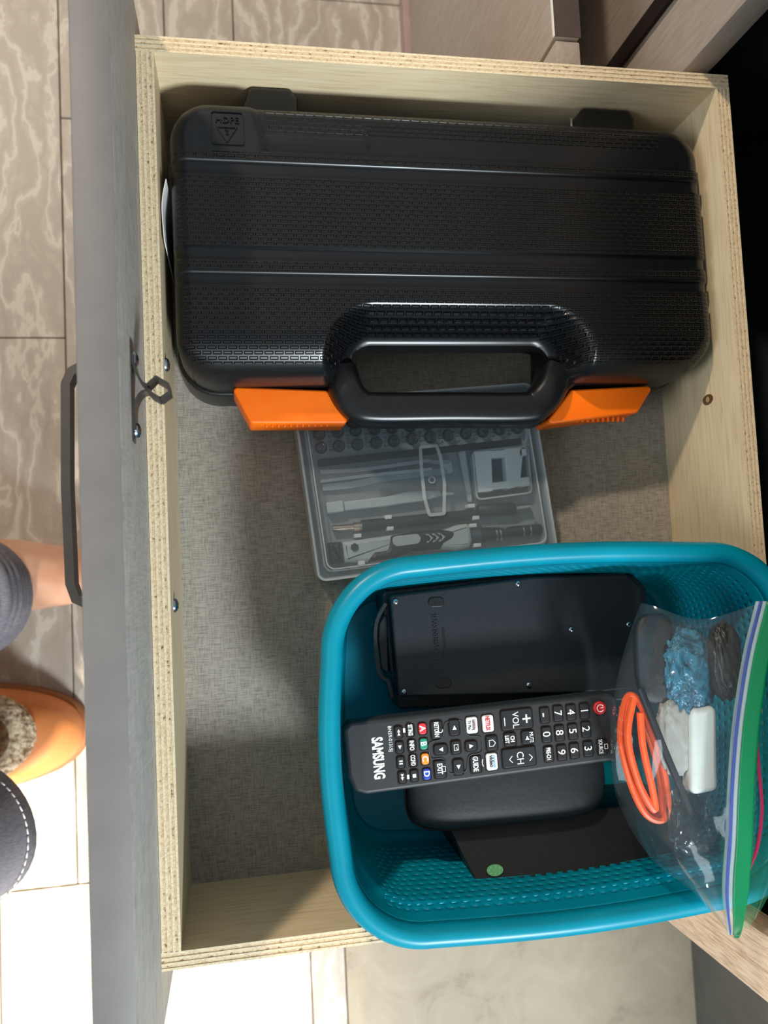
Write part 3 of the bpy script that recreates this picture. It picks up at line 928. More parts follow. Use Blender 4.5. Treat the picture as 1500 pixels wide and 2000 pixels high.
kl('socket_body', (1032, 705), (1165, 695), [(0, .0048), (.4, .0048), (.6, .0044), (1, .0036)], M_TOOLBLACK, sk, 0.3495)
for x in (1112, 1134):
    kl('silver_ring', (x, 702), (x + 8, 701), [(0, .00505), (1, .00505)], M_CHROME, sk, 0.3495)
kl('socket_neck', (1165, 696), (1185, 694), [(0, .0022), (1, .0022)], M_TOOLBLACK, sk, 0.3495)
kl('socket_tail', (1183, 690), (1385, 672), [(0, .0034), (.1, .0038), (.93, .0038), (1, .003)], M_TOOLBLACK, sk, 0.349)
for x in (1266, 1306):
    kl('silver_ring', (x, 683 - (x - 1266) * .09), (x + 7, 682 - (x - 1266) * .09), [(0, .0041), (1, .0041)], M_CHROME, sk, 0.349)
# clasp moulded on the lid
bm = bmesh.new()
ring_prism(bm, rounded([K2(x, y, KT) for x, y in ((684, 205), (790, 194), (815, 265), (838, 420), (836, 595), (738, 604), (708, 500), (690, 330))], 0.0022, 5), 0.0022, KT, KT + 0.0012)
c = K(758, 397, KT)
ring_prism(bm, [(c.x + 0.0024 * math.cos(a), c.y + 0.0024 * math.sin(a)) for a in [i * math.pi / 8 for i in range(16)]], 0.0007, KT, KT + 0.0014)
obj('lid_clasp', bm, M_RIM, kit)

# ================================================================== basket
BX0, BX1, BY0, BY1, BR = 0.0905, 0.3755, -0.5165, -0.3065, 0.052
ZK = 0.455
bk = thing('basket', 'teal perforated plastic basket holding remote control and other small things', 'basket', (0.23, -0.41, ZB))
def outline(s, d):
    """point on the rounded rectangle at perimeter fraction s, moved inwards by d; slightly bowed sides"""
    w_, h_ = BX1 - BX0 - 2 * BR, BY1 - BY0 - 2 * BR
    a = math.pi / 2 * BR
    tot = 2 * (w_ + h_) + 4 * a
    t = (s % 1) * tot
    segs = [('l', w_), ('a', a), ('l', h_), ('a', a), ('l', w_), ('a', a), ('l', h_), ('a', a)]
    cx = [(BX0 + BR, BY0), None, (BX1, BY0 + BR), None, (BX1 - BR, BY1), None, (BX0, BY1 - BR), None]
    dirs = [(1, 0), (0, 1), (-1, 0), (0, -1)]
    cc = [(BX1 - BR, BY0 + BR), (BX1 - BR, BY1 - BR), (BX0 + BR, BY1 - BR), (BX0 + BR, BY0 + BR)]
    for i, (k, ln) in enumerate(segs):
        if t <= ln or i == 7:
            q = i // 2
            if k == 'l':
                u = dirs[q]; p = (cx[i][0] + u[0] * t, cx[i][1] + u[1] * t)
                n = (u[1], -u[0])
                bow = 0.0035 * math.sin(math.pi * t / ln)
                return (p[0] + n[0] * (bow - d), p[1] + n[1] * (bow - d))
            th = -math.pi / 2 + q * math.pi / 2 + t / BR
            return (cc[q][0] + (BR - d) * math.cos(th), cc[q][1] + (BR - d) * math.sin(th))
        t -= ln
NP = 512
prof = [(0.0022, -0.013), (0.0003, -0.010), (0.0, -0.006), (0.0010, -0.0022), (0.0035, -0.0003), (0.0065, 0.0), (0.0090, -0.0014), (0.0105, -0.0045), (0.0112, -0.0085)]
def rimf(u, v):
    i = min(len(prof) - 1, int(round(v * (len(prof) - 1))))
    d, dz = prof[i]
    x, y = outline(u, d)
    return (x, y, ZK + dz)
grid_obj('rim', 256, len(prof), rimf, M_TEAL, bk, closed_u=True, solid=0.0014)
NR = 56
ZW0, ZW1 = ZB + 0.0035, ZK - 0.0085
def wallf(u, v):
    d = 0.0112 + 0.0105 * (1 - v) + (0.006 * (1 - v / 0.07) ** 2 if v < 0.07 else 0)
    x, y = outline(u, d)
    return (x, y, ZW0 + (ZW1 - ZW0) * v)
def hole(i, j):
    if j < 7 or j > NR - 7: return False
    if j % 3: return False
    x, y = outline((i + 0.5) / NP, 0.02)
    if x < 0.125: return False
    return ((i + (2 if (j // 3) % 2 else 0)) % 4) < 2
grid_obj('wall', NP, NR, wallf, M_TEAL, bk, closed_u=True, skip=hole, solid=0.0014)
bm = bmesh.new()
prism(bm, [outline(i / 96, 0.0265) for i in range(96)], ZB + 0.0005, ZB + 0.0042)
obj('base', bm, M_TEAL, bk)
BF = ZB + 0.0045
# torn film scraps stuck on the left wall
# ------------------------------------------------ contents
# flat black box with a green sticker
bx = thing('flat_black_box', 'flat black box with a round green sticker, lowest thing in the basket', 'box', (0.26, -0.465, BF))
pts = [P2(936, 1735, 0.405), P2(1330, 1681, 0.405), P2(1320, 1560, 0.386), P2(868, 1600, 0.386)]
zf = lambda x, y: 0.386 + 0.019 * min(1, max(0, (-0.4600 - y) / 0.043))
prismo('box_body', rounded(pts, 0.0012, 3), BF, zf, M_SOFT, bx, 0.0008)
c = P(962, 1694, 0.3985)
zt = lambda x, y: zf(x, y) + 0.0001
prismo('sticker', [(c.x + 0.0052 * math.cos(a), c.y + 0.0030 * math.sin(a)) for a in [i * math.pi / 16 for i in range(32)]], zf, lambda x, y: zf(x, y) + 0.0003, flat('green_sticker', (92, 168, 112), 0.6), bx, 0)
for k in range(7):
    a = 0.5 + k * 0.85
    text('sticker_mark', 'QCPASS5'[k], 0.0016, (c.x + 0.0038 * math.cos(a), c.y + 0.0018 * math.sin(a), zf(c.x, c.y + 0.0018 * math.sin(a)) + 0.0005), a - 1.57, flat('pale_green_ink', (206, 232, 206)), bx)
# hard glasses case
gc = thing('glasses_case', 'soft black rounded glasses case lying beneath the remote control', 'glasses case', P(1000, 1570, 0.389))
def gcase(u, v):
    a = 2 * math.pi * u
    cx, cy, hx, hy = 0.2065, -0.4430, 0.0640, 0.0300
    e = 0.42
    x = hx * math.copysign(abs(math.cos(a)) ** e, math.cos(a)); y = hy * math.copysign(abs(math.sin(a)) ** e, math.sin(a))
    t = math.pi * (v - 0.5)
    k = max(math.cos(t), 0) ** 0.45
    th = math.radians(-1)
    x, y = x * k, y * k
    return (cx + x * math.cos(th) - y * math.sin(th), cy + x * math.sin(th) + y * math.cos(th), 0.3995 + 0.0102 * math.copysign(abs(math.sin(t)) ** 0.7, math.sin(t)))
g_ = grid_obj('case_shell', 64, 20, gcase, M_SOFT, gc, closed_u=True)
bm = bmesh.new()
sweep(bm, [Vector((0.2065 + 0.0644 * math.copysign(abs(math.cos(a)) ** .42, math.cos(a)), -0.4430 + 0.0304 * math.copysign(abs(math.sin(a)) ** .42, math.sin(a)), 0.3995)) for a in [2 * math.pi * (i + .5) / 64 for i in range(64)]], circ(0.0007, 6), closed=True)
obj('seam', bm, M_CREV, gc)

# calculator lying on its face in a slide cover
cz = 0.394
cl = thing('calculator', 'black calculator lying face down in its slide cover, back towards us', 'calculator', P(980, 1270, BF))
cut = [P2(762, 1163, cz), P2(1040, 1127, cz), P2(1225, 1120, cz), P2(1256, 1150, cz), P2(1240, 1345, cz), P2(1180, 1352, cz), P2(778, 1362, cz), P2(770, 1265, cz)]
prismo('back_shell', rounded(cut, [.002, .01, .006, .008, .006, .01, .002, .05], 6), 0.375, cz, M_CALC, cl, 0.0015)
cov = [P2(747, 1164, 0.384), P2(752, 1152, 0.384), P2(1040, 1118, 0.384), P2(1235, 1118, 0.384), P2(1266, 1150, 0.384), P2(1248, 1368, 0.384), P2(780, 1386, 0.384), P2(764, 1330, 0.384)]
prismo('slide_cover', rounded(cov, [.002, .002, .01, .012, .012, .006, .002, .03], 6), BF + 0.016, 0.3835, M_CALC, cl, 0.0015)
prismo('slide_cover_ledge', rounded([P2(770, 1180, .386), P2(1230, 1120, .386), P2(1235, 1352, .386), P2(785, 1372, .386)], .003, 3), BF, BF + 0.017, M_CALC, cl, 0.0008)
bm = bmesh.new()
lp = [P(752, 1178, .386), P(735, 1212, .386), P(732, 1250, .386), P(739, 1312, .386), P(756, 1330, .386), P(764, 1362, .386)]
sweep(bm, catmull(lp, 5), rectp(0.0022, 0.006))
obj('pull_lip', bm, M_CALC, cl)
prismo('pull_tab', rounded([P2(757, 1190, .384), P2(740, 1218, .384), P2(738, 1250, .384), P2(744, 1305, .384), P2(760, 1322, .384)], .003, 4), .378, .384, M_CALC, cl, .001)
for x, y in ((773, 1175), (1012, 1140), (789, 1351), (1033, 1338), (1228, 1219), (1116, 1229)):
    screw(P(x, y, cz + 0.0002), (0, 0, 1), 0.0018, cl)
for x, y in ((852, 1176), (866, 1334)):
    c = P(x, y, cz)
    prismo('rubber_foot', rounded([(c.x - 0.0052, c.y - 0.0030), (c.x + 0.0052, c.y - 0.0030), (c.x + 0.0052, c.y + 0.0030), (c.x - 0.0052, c.y + 0.0030)], 0.0029, 6), cz - 0.0005, cz + 0.0006, M_SOFT, cl, 0.0004)
M_EMB = mat('embossed_black', (44, 49, 54), 0.3, 0.6, build=noise_col([(0.3, (42, 47, 52)), (0.7, (46, 51, 56))], ns=100))
ca_ = math.atan2(P(778, 1362, cz).y - P(762, 1163, cz).y, P(778, 1362, cz).x - P(762, 1163, cz).x)
text('embossed_name', 'TEXAS INSTRUMENTS', 0.0050, P(851, 1246, cz + 0.0002), ca_, M_EMB, cl, ext=0.0003, sx=0.62)
text('embossed_name', 'education.ti.com', 0.0036, P(869, 1256, cz + 0.0002), ca_, M_EMB, cl, ext=0.0003, sx=0.8)
text('embossed_mark', 'V', 0.0048, P(857, 1305, cz + 0.0002), ca_ + .5, M_EMB, cl, ext=0.0003)

# remote control
rz = 0.4255
A_, B_ = P(700, 1481, rz), P(1168, 1425, rz)
ra = math.atan2(B_.y - A_.y, B_.x - A_.x)
rm = thing('remote_control', 'black television remote control with white lettering and coloured buttons', 'remote control', P(940, 1452, 0.412))
ru = Vector((math.cos(ra), math.sin(ra), 0)); rv = Vector((-ru.y, ru.x, 0))
def Rq(x, y, z=rz): return P(x, y, z)
edge = [P2(684, 1411, rz), P2(1205, 1351, rz), P2(1212, 1485, rz), P2(712, 1553, rz)]
rp = rounded([edge[0], edge[1], edge[2], edge[3]], [.006, .006, .006, .010], 7)
rp = rounded([P2(683, 1411, rz), P2(1206, 1351, rz), P2(1213, 1485, rz), P2(716, 1553, rz), P2(693, 1547, rz), P2(680, 1515, rz), P2(672, 1425, rz)], [.003, .006, .006, .006, .006, .01, .003], 5)
prismo('remote_body', rp, 0.411, rz, M_REMOTE, rm, 0.0022, botbev=0.003)
text('brand_mark', 'SAMSUNG', 0.0086, Rq(738, 1481, rz + 0.00007), ra - math.pi / 2, M_WHITEINK, rm, sx=0.60, bold=0.00032)
text('model_mark', 'BN59-01315J', 0.0030, Rq(762, 1443, rz + 0.00007), ra - math.pi / 2, M_WHITEINK, rm, sx=0.9)
def key(x, y, wx, wy, m=M_KEY, lab=None, sz=0.004, h=0.0012, r=0.0014, lm=None, name='button', sx=1.0, bold=0.0001):
    """wx: size along the remote, wy: size across it, in photo pixels"""
    c = Rq(x, y); k = (CAM.z - rz) / FPX
    a, b = wx * k / 2, wy * k / 2
    pts = [(c + ru * (i * a) + rv * (j * b)) for i, j in ((-1, -1), (1, -1), (1, 1), (-1, 1))]
    o2 = [(c + ru * (i * (a + .0007)) + rv * (j * (b + .0007))) for i, j in ((-1, -1), (1, -1), (1, 1), (-1, 1))]
    o = prismo(name, rounded([(p.x, p.y) for p in pts], r, 4), rz - 0.0004, rz + h, m, rm, 0.0005)
    prismo('button_well', rounded([(p.x, p.y) for p in o2], r, 4), rz, rz + 0.00004, M_CREV, rm, 0)
    if lab:
        text('button_mark', lab, sz, Rq(x, y, rz + h + 0.0001), ra - math.pi / 2, lm or M_WHITEINK, o, sx=sx, bold=bold)
    return o
def shape(o, x, y, pts, z=None, m=None, nm='button_symbol', s=0.0011):
    z = z or rz + 0.0013
    c = Rq(x, y)
    q = [c + ru * (b * s) + rv * (-a * s) for a, b in pts]      # a: reading right, b: reading up
    return prismo(nm, [(p.x, p.y) for p in q], z - 0.0001, z + 0.00008, m or M_WHITEINK, o, 0)
def Z(x, y): return (660 + x * 0.18, 1350 + y * 0.18)           # close-up of the lower half
def Y_(x, y): return (900 + x * 0.20667, 1340 + y * 0.20667)    # close-up of the upper half
SQ = [(-1, -1), (1, -1), (1, 1), (-1, 1)]
TR = [(-1, -1), (1, 0), (-1, 1)]
TL = [(1, -1), (-1, 0), (1, 1)]
TU = [(-1, -1), (1, -1), (0, 1)]
TD = [(-1, 1), (1, 1), (0, -1)]
for x, y, t in ((655, 440, 'rw'), (668, 605, 'pl'), (680, 768, 'pa'), (695, 930, 'ff'), (825, 912, 'st')):
    px, py = Z(x, y)
    o = key(px, py, 15, 22)
    c = Rq(px, py)
    def sh(dx, dy, pts, s):
        cc = c + ru * dy + rv * (-dx)
        q = [cc + ru * (b * s) + rv * (-a * s) for a, b in pts]
        prismo('button_symbol', [(p.x, p.y) for p in q], rz + .0011, rz + .0013, M_WHITEINK, o, 0)
    if t == 'rw': sh(-.0008, 0, TL, .0009); sh(.0010, 0, TL, .0009)
    if t == 'ff': sh(-.0010, 0, TR, .0009); sh(.0008, 0, TR, .0009)
    if t == 'pl': sh(0, 0, TR, .0011)
    if t == 'pa': sh(-.0007, 0, [(a * .4, b) for a, b in SQ], .001); sh(.0007, 0, [(a * .4, b) for a, b in SQ], .001)
    if t == 'st': sh(0, 0, SQ, .0010)
for x, y, t in ((783, 422, 'SETTINGS'), (800, 588, 'INFO'), (813, 750, 'CC/VD')):
    key(*Z(x, y), 15, 22, lab=t, sz=0.0036, sx=0.40 if len(t) > 5 else 0.56 if len(t) > 4 else 0.68)
for x, y in ((718, 425), (762, 930)):
    px, py = Z(x, y); shape(rm, px, py, [(-1.1, -.6), (1.1, -.6), (1.1, .6), (-1.1, .6)], z=rz + .0001)
for x, y, t, c in ((915, 405, 'A', (214, 48, 58)), (928, 570, 'B', (32, 140, 116)), (945, 733, 'C', (246, 142, 44)), (962, 897, 'D', (30, 66, 172))):
    key(*Z(x, y), 15, 21, mat('key_' + t, c, 0.4, build=noise_col([(.3, tuple(max(0, q - 6) for q in c)), (.7, c)], ns=200)), t, 0.0048)
o = key(*Z(1068, 417), 23, 34, lab='RETURN', sz=0.0037, sx=0.62)
o['label'] = 'return button'
# move the word down by printing it again a little lower would double it, so arrows are small shapes above
def arc(o, x, y, r, a0, a1, wd=0.0004, z=None, nm='button_symbol'):
    z = z or rz + 0.0013
    c = Rq(x, y)
    ps = []
    n = 14
    for rr in (r + wd / 2, r - wd / 2):
        seq = [a0 + (a1 - a0) * i / n for i in range(n + 1)]
        if rr < r: seq.reverse()
        for a in seq:
            p = c + ru * (rr * math.sin(a)) + rv * (-rr * math.cos(a))
            ps.append((p.x, p.y))
    return prismo(nm, ps, z - .0001, z + .0001, M_WHITEINK, o, 0)
px, py = Z(1106, 420); arc(o, px, py, 0.0013, -2.2, 1.9)
o = key(*Z(1105, 842), 23, 34, lab='EXIT', sz=0.0042, sx=0.72)
px, py = Z(1142, 838)
def frame(o, px, py, hw, hh, wd=0.0004, z=None):
    c = Rq(px, py)
    q = [c + ru * (b * hh) + rv * (-a * hw) for a, b in SQ]
    bm = bmesh.new(); zz = z or rz + 0.0012
    ring_prism(bm, [(p.x, p.y) for p in q], wd, zz, zz + 0.00018)
    return obj('button_symbol', bm, M_WHITEINK, o)
frame(o, px, py, 0.0016, 0.0012)
# navigation pad
nav = [Z(1258, 390), Z(1112, 627), Z(1442, 590), Z(1303, 818)]
ctr = Z(1277, 605)
# glossy cross outline around the pad
def crossring():
    c = Rq(*ctr)
    a, b, hw = 0.0152, 0.0163, 0.0056
    pts = [(-b, -hw + .001), (-hw - .002, -hw), (-hw, -a), (hw, -a), (hw + .002, -hw), (b, -hw + .001), (b, hw), (hw + .002, hw), (hw, a), (-hw, a), (-hw - .002, hw), (-b, hw)]
    q = [c + rv * (-x) + ru * y for y, x in [(p[0], p[1]) for p in pts]]
    bm = bmesh.new()
    ring_prism(bm, rounded([(p.x, p.y) for p in q], 0.0028, 6), 0.00055, rz, rz + 0.0006)
    obj('pad_outline', bm, M_KEYRIM, rm)
crossring()
for (px, py), t, (wx, wy) in zip(nav, ('L', 'D', 'U', 'R'), ((21, 30), (27, 19), (24, 19), (21, 30))):
    o = key(px, py, wx, wy, r=0.0018)
    shape(o, px, py, {'L': TL, 'D': TD, 'U': TU, 'R': TR}[t], s=0.00125)
o = key(*ctr, 19, 25)
frame(o, *Z(1277, 605), 0.0018, 0.0013, 0.00045)
shape(o, *Z(1282, 615), [(-1, -.3), (.6, -.3), (.6, .9), (1, .9), (1, .1), (-1, .1)], s=.0007, z=rz + .0014)
M_KW = flat('key_white', (222, 224, 222), 0.4)
M_RED = flat('red_print', (206, 44, 50), 0.5)
o = key(*Y_(102, 368), 23, 32, M_KW, 'Samsung\nTV Plus', 0.0027, lm=flat('dark_ink_print', (52, 52, 58)), sx=0.66, bold=0)
px, py = Y_(128, 362); shape(o, px, py, [(-2.2, -.12), (2.2, -.12), (2.2, .12), (-2.2, .12)], z=rz + .0014, m=M_RED, s=.001)
key(*Y_(253, 352), 23, 33, M_KW, 'NETFLIX', 0.0038, lm=M_RED, sx=0.58)
o = key(*Y_(290, 712), 23, 33, M_KW, 'video', 0.0034, lm=flat('dark_ink_print', (52, 52, 58)), sx=0.9)
px, py = Y_(318, 712); text('button_mark', 'prime', 0.0030, Rq(px, py, rz + .0013), ra - math.pi / 2, flat('sky_ink', (90, 170, 210)), o)
px, py = Y_(258, 712); arc(o, px, py, 0.0040, -2.1, -1.0, 0.0004)
o = key(*Y_(290, 535), 23, 28)
c = Y_(290, 535)
bm = bmesh.new(); cc = Rq(*c)
hs = [(-1.4, -1.3), (1.4, -1.3), (1.4, .5), (0, 1.6), (-1.4, .5)]
ring_prism(bm, [((cc + ru * (b * .0014) + rv * (-a * .0014)).x, (cc + ru * (b * .0014) + rv * (-a * .0014)).y) for a, b in hs], 0.0004, rz + .0012, rz + .00138)
obj('button_symbol', bm, M_WHITEINK, o)
key(*Y_(138, 735), 22, 33, lab='GUIDE', sz=0.0043, sx=0.68)
# channel and volume rockers
o = key(*Y_(525, 310), 66, 39, r=0.0016, name='volume_rocker')
px, py = Y_(515, 320); text('button_mark', 'VOL', 0.0056, Rq(px, py, rz + .0013), ra - math.pi / 2, M_WHITEINK, o, sx=0.88)
px, py = Y_(612, 308); text('button_mark', '+', 0.0105, Rq(px, py, rz + .0013), ra - math.pi / 2, M_WHITEINK, o, bold=.00005)
px, py = Y_(408, 336); shape(o, px, py, [(-2.0, -.2), (2.0, -.2), (2.0, .2), (-2.0, .2)], s=.0012)
o = key(*Y_(547, 668), 70, 37, r=0.0016, name='channel_rocker')
px, py = Y_(560, 680); text('button_mark', 'CH', 0.0060, Rq(px, py, rz + .0013), ra - math.pi / 2, M_WHITEINK, o, sx=0.9)
for (x, y), s in (((660, 668), 1), ((463, 690), -1)):
    px, py = Y_(x, y)
    shape(o, px, py, [(-1.9, -.9 * s), (0, .9 * s), (1.9, -.9 * s), (1.9, -1.45 * s), (0, .35 * s), (-1.9, -1.45 * s)], s=.0010)
key(*Y_(462, 502), 24, 26, lab='CH\nLIST', sz=0.0034, sx=0.75)
o = key(*Y_(630, 480), 26, 26)
px, py = Y_(672, 482); text('button_mark', 'MUTE', 0.0034, Rq(px - 1, py, rz + .0013), ra - math.pi / 2, M_WHITEINK, o, sx=0.7)
shape(o, *Y_(622, 490), [(-1.1, -.4), (-.4, -.4), (.7, -1.2), (.7, 1.2), (-.4, .4), (-1.1, .4)], s=.0011)
for x, y, t in ((795, 272, '-'), (812, 455, '0'), (920, 255, '7'), (935, 440, '8'), (955, 625, '9'), (1043, 245, '4'), (1060, 425, '5'), (1075, 608, '6'), (1170, 232, '1'), (1185, 405, '2'), (1205, 590, '3')):
    key(*Y_(x - 5, y - 0), 19, 30, lab=t, sz=0.0068 if t != '-' else 0.009, r=0.0012, bold=0.0)
key(*Y_(828, 640), 19, 30, lab='PRE-CH', sz=0.0036, sx=0.6)
o = key(*Y_(1330, 575), 20, 30)
px, py = Y_(1322, 572); text('button_mark', 'SOURCE', 0.0034, Rq(px, py, rz + .0013), ra - math.pi / 2, M_WHITEINK, o, sx=0.66)
frame(o, *Y_(1365, 565), 0.0015, 0.0011, 0.00035)
c = Rq(*Y_(1308, 205))
o = prismo('power_button', [(c.x + 0.0040 * math.cos(a), c.y + 0.0040 * math.sin(a)) for a in [i * math.pi / 16 for i in range(32)]], rz - .0002, rz + .0016, mat('key_power', (186, 34, 40), 0.4, build=noise_col([(.3, (178, 30, 36)), (.7, (190, 38, 44))], ns=200)), rm, 0.0008)
arc(o, *Y_(1308, 205), 0.0021, 2.05, 2.05 + 5.2, 0.00045, z=rz + .0017)
shape(o, *Y_(1322, 200), [(-.2, -1), (.2, -1), (.2, 1), (-.2, 1)], z=rz + .0018, s=.0010)

# ------------------------------------------------ zip bag and what is in it
def film(nt, b):
    out = nt.nodes['Material Output']
    tr = N(nt, 'ShaderNodeBsdfTransparent'); tr.inputs[0].default_value = (0.93, 0.96, 0.97, 1)
    gl = N(nt, 'ShaderNodeBsdfGlossy'); gl.inputs['Roughness'].default_value = 0.08
    df = N(nt, 'ShaderNodeBsdfDiffuse'); df.inputs[0].default_value = (0.7, 0.75, 0.78, 1)
    fr = N(nt, 'ShaderNodeLayerWeight'); fr.inputs['Blend'].default_value = 0.5
    m1 = N(nt, 'ShaderNodeMixShader'); m2 = N(nt, 'ShaderNodeMixShader'); m2.inputs[0].default_value = 0.012
    v = coords(nt)
    n = N(nt, 'ShaderNodeTexNoise'); n.inputs['Scale'].default_value = 38; n.inputs['Detail'].default_value = 1; n.inputs['Distortion'].default_value = 0.8
    nt.links.new(v, n.inputs['Vector'])
    bp = N(nt, 'ShaderNodeBump'); bp.inputs['Strength'].default_value = 0.35; bp.inputs['Distance'].default_value = 0.004
    nt.links.new(n.outputs[0], bp.inputs['Height'])
    for q in (gl, df): nt.links.new(bp.outputs[0], q.inputs['Normal'])
    pw = N(nt, 'ShaderNodeMath'); pw.operation = 'POWER'; pw.inputs[1].default_value = 4.0
    nt.links.new(fr.outputs['Facing'], pw.inputs[0])
    ad = N(nt, 'ShaderNodeMath'); ad.operation = 'MULTIPLY_ADD'; ad.inputs[1].default_value = 0.6; ad.inputs[2].default_value = 0.042
    nt.links.new(pw.outputs[0], ad.inputs[0])
    nt.links.new(ad.outputs[0], m1.inputs[0])
    nt.links.new(tr.outputs[0], m1.inputs[1]); nt.links.new(gl.outputs[0], m1.inputs[2])
    nt.links.new(m1.outputs[0], m2.inputs[1]); nt.links.new(df.outputs[0], m2.inputs[2])
    nt.links.new(m2.outputs[0], out.inputs[0])
M_FILM = mat('clear_film', (220, 226, 230), 0.1, build=film)
bag = thing('zip_bag', 'clear zip bag with green band, holding orange cable and oddments, on the basket rim', 'bag', P(1350, 1450, 0.462))
rnd = np.random.RandomState(3)
WV = [(rnd.uniform(20, 120), rnd.uniform(20, 120), rnd.uniform(0, 6.28), rnd.uniform(.4, 1)) for _ in range(10)]
def wr(x, y, amp=0.001):
    s = 0
    for a, b, c, d in WV: s += d * math.sin(a * x * 1.6 + b * y * 1.3 + c)
    return amp * s / 3
LE = [(1252, 1172), (1225, 1250), (1205, 1330), (1192, 1430), (1205, 1560), (1270, 1675), (1345, 1735), (1412, 1806)]   # closed edge
RE = [(1484, 1174), (1462, 1262), (1448, 1340), (1436, 1430), (1428, 1540), (1424, 1640), (1418, 1740), (1426, 1826)]   # zip line
LEc = catmull([(x, y, 0) for x, y in LE], 10); REc = catmull([(x, y, 0) for x, y in RE], 10)
def bagp(u, v, side):
    i = min(int(v * (len(LEc) - 1)), len(LEc) - 2); f = v * (len(LEc) - 1) - i
    a = LEc[i].lerp(LEc[i + 1], f); b = REc[i].lerp(REc[i + 1], f)
    q = a.lerp(b, u)
    e_ = min(1, max(0, (v - 0.70) / 0.15))
    base = 0.440 + 0.035 * u ** 0.8 + 0.019 * e_ * (1 - u) 
    q = q + Vector((0, 30 * math.sin(math.pi * u) ** 1.5 * (1 - v) ** 6 + 6 * (1 - v) ** 8, 0))
    th = 0.030 * (math.sin(math.pi * min(1, max(0, u)) ** 0.8) ** 0.6) * (max(0, math.sin(math.pi * v)) ** 0.5)
    z = base + (th if side else 0.0)
    p = P(q.x, q.y, z)
    am = 0.0022 * math.sin(math.pi * min(1, max(0, u))) ** 0.4
    p.z += wr(p.x, p.y, am) + (0.0001 if side else -0.0001)
    return p
grid_obj('bag_film', 46, 70, lambda u, v: bagp(u, v, 1), M_FILM, bag, ang=180)
grid_obj('bag_film', 46, 70, lambda u, v: bagp(u, v, 0), M_FILM, bag, ang=180)
def strip(name, off0, off1, z0, z1, m, zz=0.0003, y0=0, y1=1, solid=0.0005, nu=5):
    def f(u, v):
        vv = y0 + (y1 - y0) * v
        i = min(int(vv * (len(REc) - 1)), len(REc) - 2); fr_ = vv * (len(REc) - 1) - i
        q = REc[i].lerp(REc[i + 1], fr_)
        tp = 1 - 0.62 * max(0, (vv - 0.84) / 0.16) ** 1.3
        o = off0 + (off1 - off0) * u
        p = P(q.x + o * tp, q.y + (1 - tp) * 10 * (o > 20), 0.475 + z0 + (z1 - z0) * u + zz)
        return p
    return grid_obj(name, nu, 60, f, m, bag, ang=180, solid=solid)
M_BLUEZ = mat('blue_zip_seal', (66, 84, 160), 0.3, 0.5, Alpha=0.85)
M_CLEARZ = mat('clear_zip_track', (206, 222, 226), 0.2, 0.5, Alpha=0.35)
M_REDZ = mat('crimson_zip_seal', (170, 40, 84), 0.3, 0.5, Alpha=0.8)
def greenb(nt, b):
    v = coords(nt, (1, 1, 1), (0, 0, 0.3))
    vo = N(nt, 'ShaderNodeTexChecker'); vo.inputs['Scale'].default_value = 520
    nt.links.new(v, vo.inputs['Vector'])
    bump(nt, b, vo.outputs['Fac'], 0.6, 0.0006)
M_GREEN = mat('green_band_film', (10, 128, 78), 0.25, 0.5, build=greenb, Alpha=0.84)
M_GREENC = mat('green_tint_film', (60, 150, 110), 0.2, 0.5, Alpha=0.30)
strip('zip_track', -8, 14, 0, 0.003, M_CLEARZ)
strip('zip_seal', -1, 5, 0.0012, 0.0018, M_BLUEZ, 0.0012)
GW = 34
strip('green_band', 14, 46, 0.003, 0.006, M_GREEN, 0.0006, nu=8)
def lipf(u, v):
    i = min(int(v * (len(REc) - 1)), len(REc) - 2); f = v * (len(REc) - 1) - i
    q = REc[i].lerp(REc[i + 1], f)
    wdt = 46 * (1 - 0.62 * max(0, (v - 0.84) / 0.16) ** 1.3) + (86 * max(0, math.sin(math.pi * min(1, v))) ** 0.8 + 16 * (1 - v)) * u
    return P(q.x + wdt, q.y - 4 * u, 0.481 - 0.012 * math.sin(math.pi * u) * math.sin(math.pi * v) - 0.004 * u)
grid_obj('far_lip', 10, 50, lipf, M_GREENC, bag, ang=180)
def lipline(k):
    return [P(x, y, 0.479) for x, y in ((1474, 1400), (1482, 1500), (1488, 1580), (1480, 1650), (1462, 1700), (1450, 1735))]
tube('zip_seal', lipline(0), 0.0010, M_REDZ, bag, 6)

# orange cable coil
cb = thing('orange_cable', 'orange cable coiled inside the clear zip bag', 'cable', P(1250, 1480, 0.444))
M_OC = flat('orange_cable_rubber', (250, 96, 40), 0.45)
def cable(name, px, r, m, par, closed=False):
    return tube(name, [P(x, y, z) for x, y, z in px], r, m, par, 8, 6, closed)
cable('cable_loop', [(1222, 1368, .450), (1212, 1440, .452), (1232, 1530, .450), (1262, 1590, .449), (1296, 1600, .449), (1304, 1560, .450), (1290, 1480, .451), (1262, 1400, .452), (1240, 1362, .451)], 0.0021, M_OC, cb, True)
cable('cable_loop', [(1238, 1362, .456), (1226, 1440, .458), (1248, 1530, .456), (1278, 1582, .455), (1274, 1540, .456), (1256, 1460, .457), (1250, 1392, .457)], 0.0021, M_OC, cb)
cable('cable_loop', [(1216, 1380, .446), (1218, 1470, .446), (1254, 1572, .446), (1290, 1588, .446), (1286, 1500, .447), (1254, 1400, .447)], 0.0021, M_OC, cb)
# black dividing cord
o = tube('black_cord', [P(x, y, z) for x, y, z in ((1250, 1345, .457), (1272, 1400, .460), (1300, 1470, .460), (1330, 1540, .458), (1352, 1590, .455))], 0.0021, M_TOOLBLACK)
tag(o, 'thin black cord running diagonally through the zip bag', 'cord')
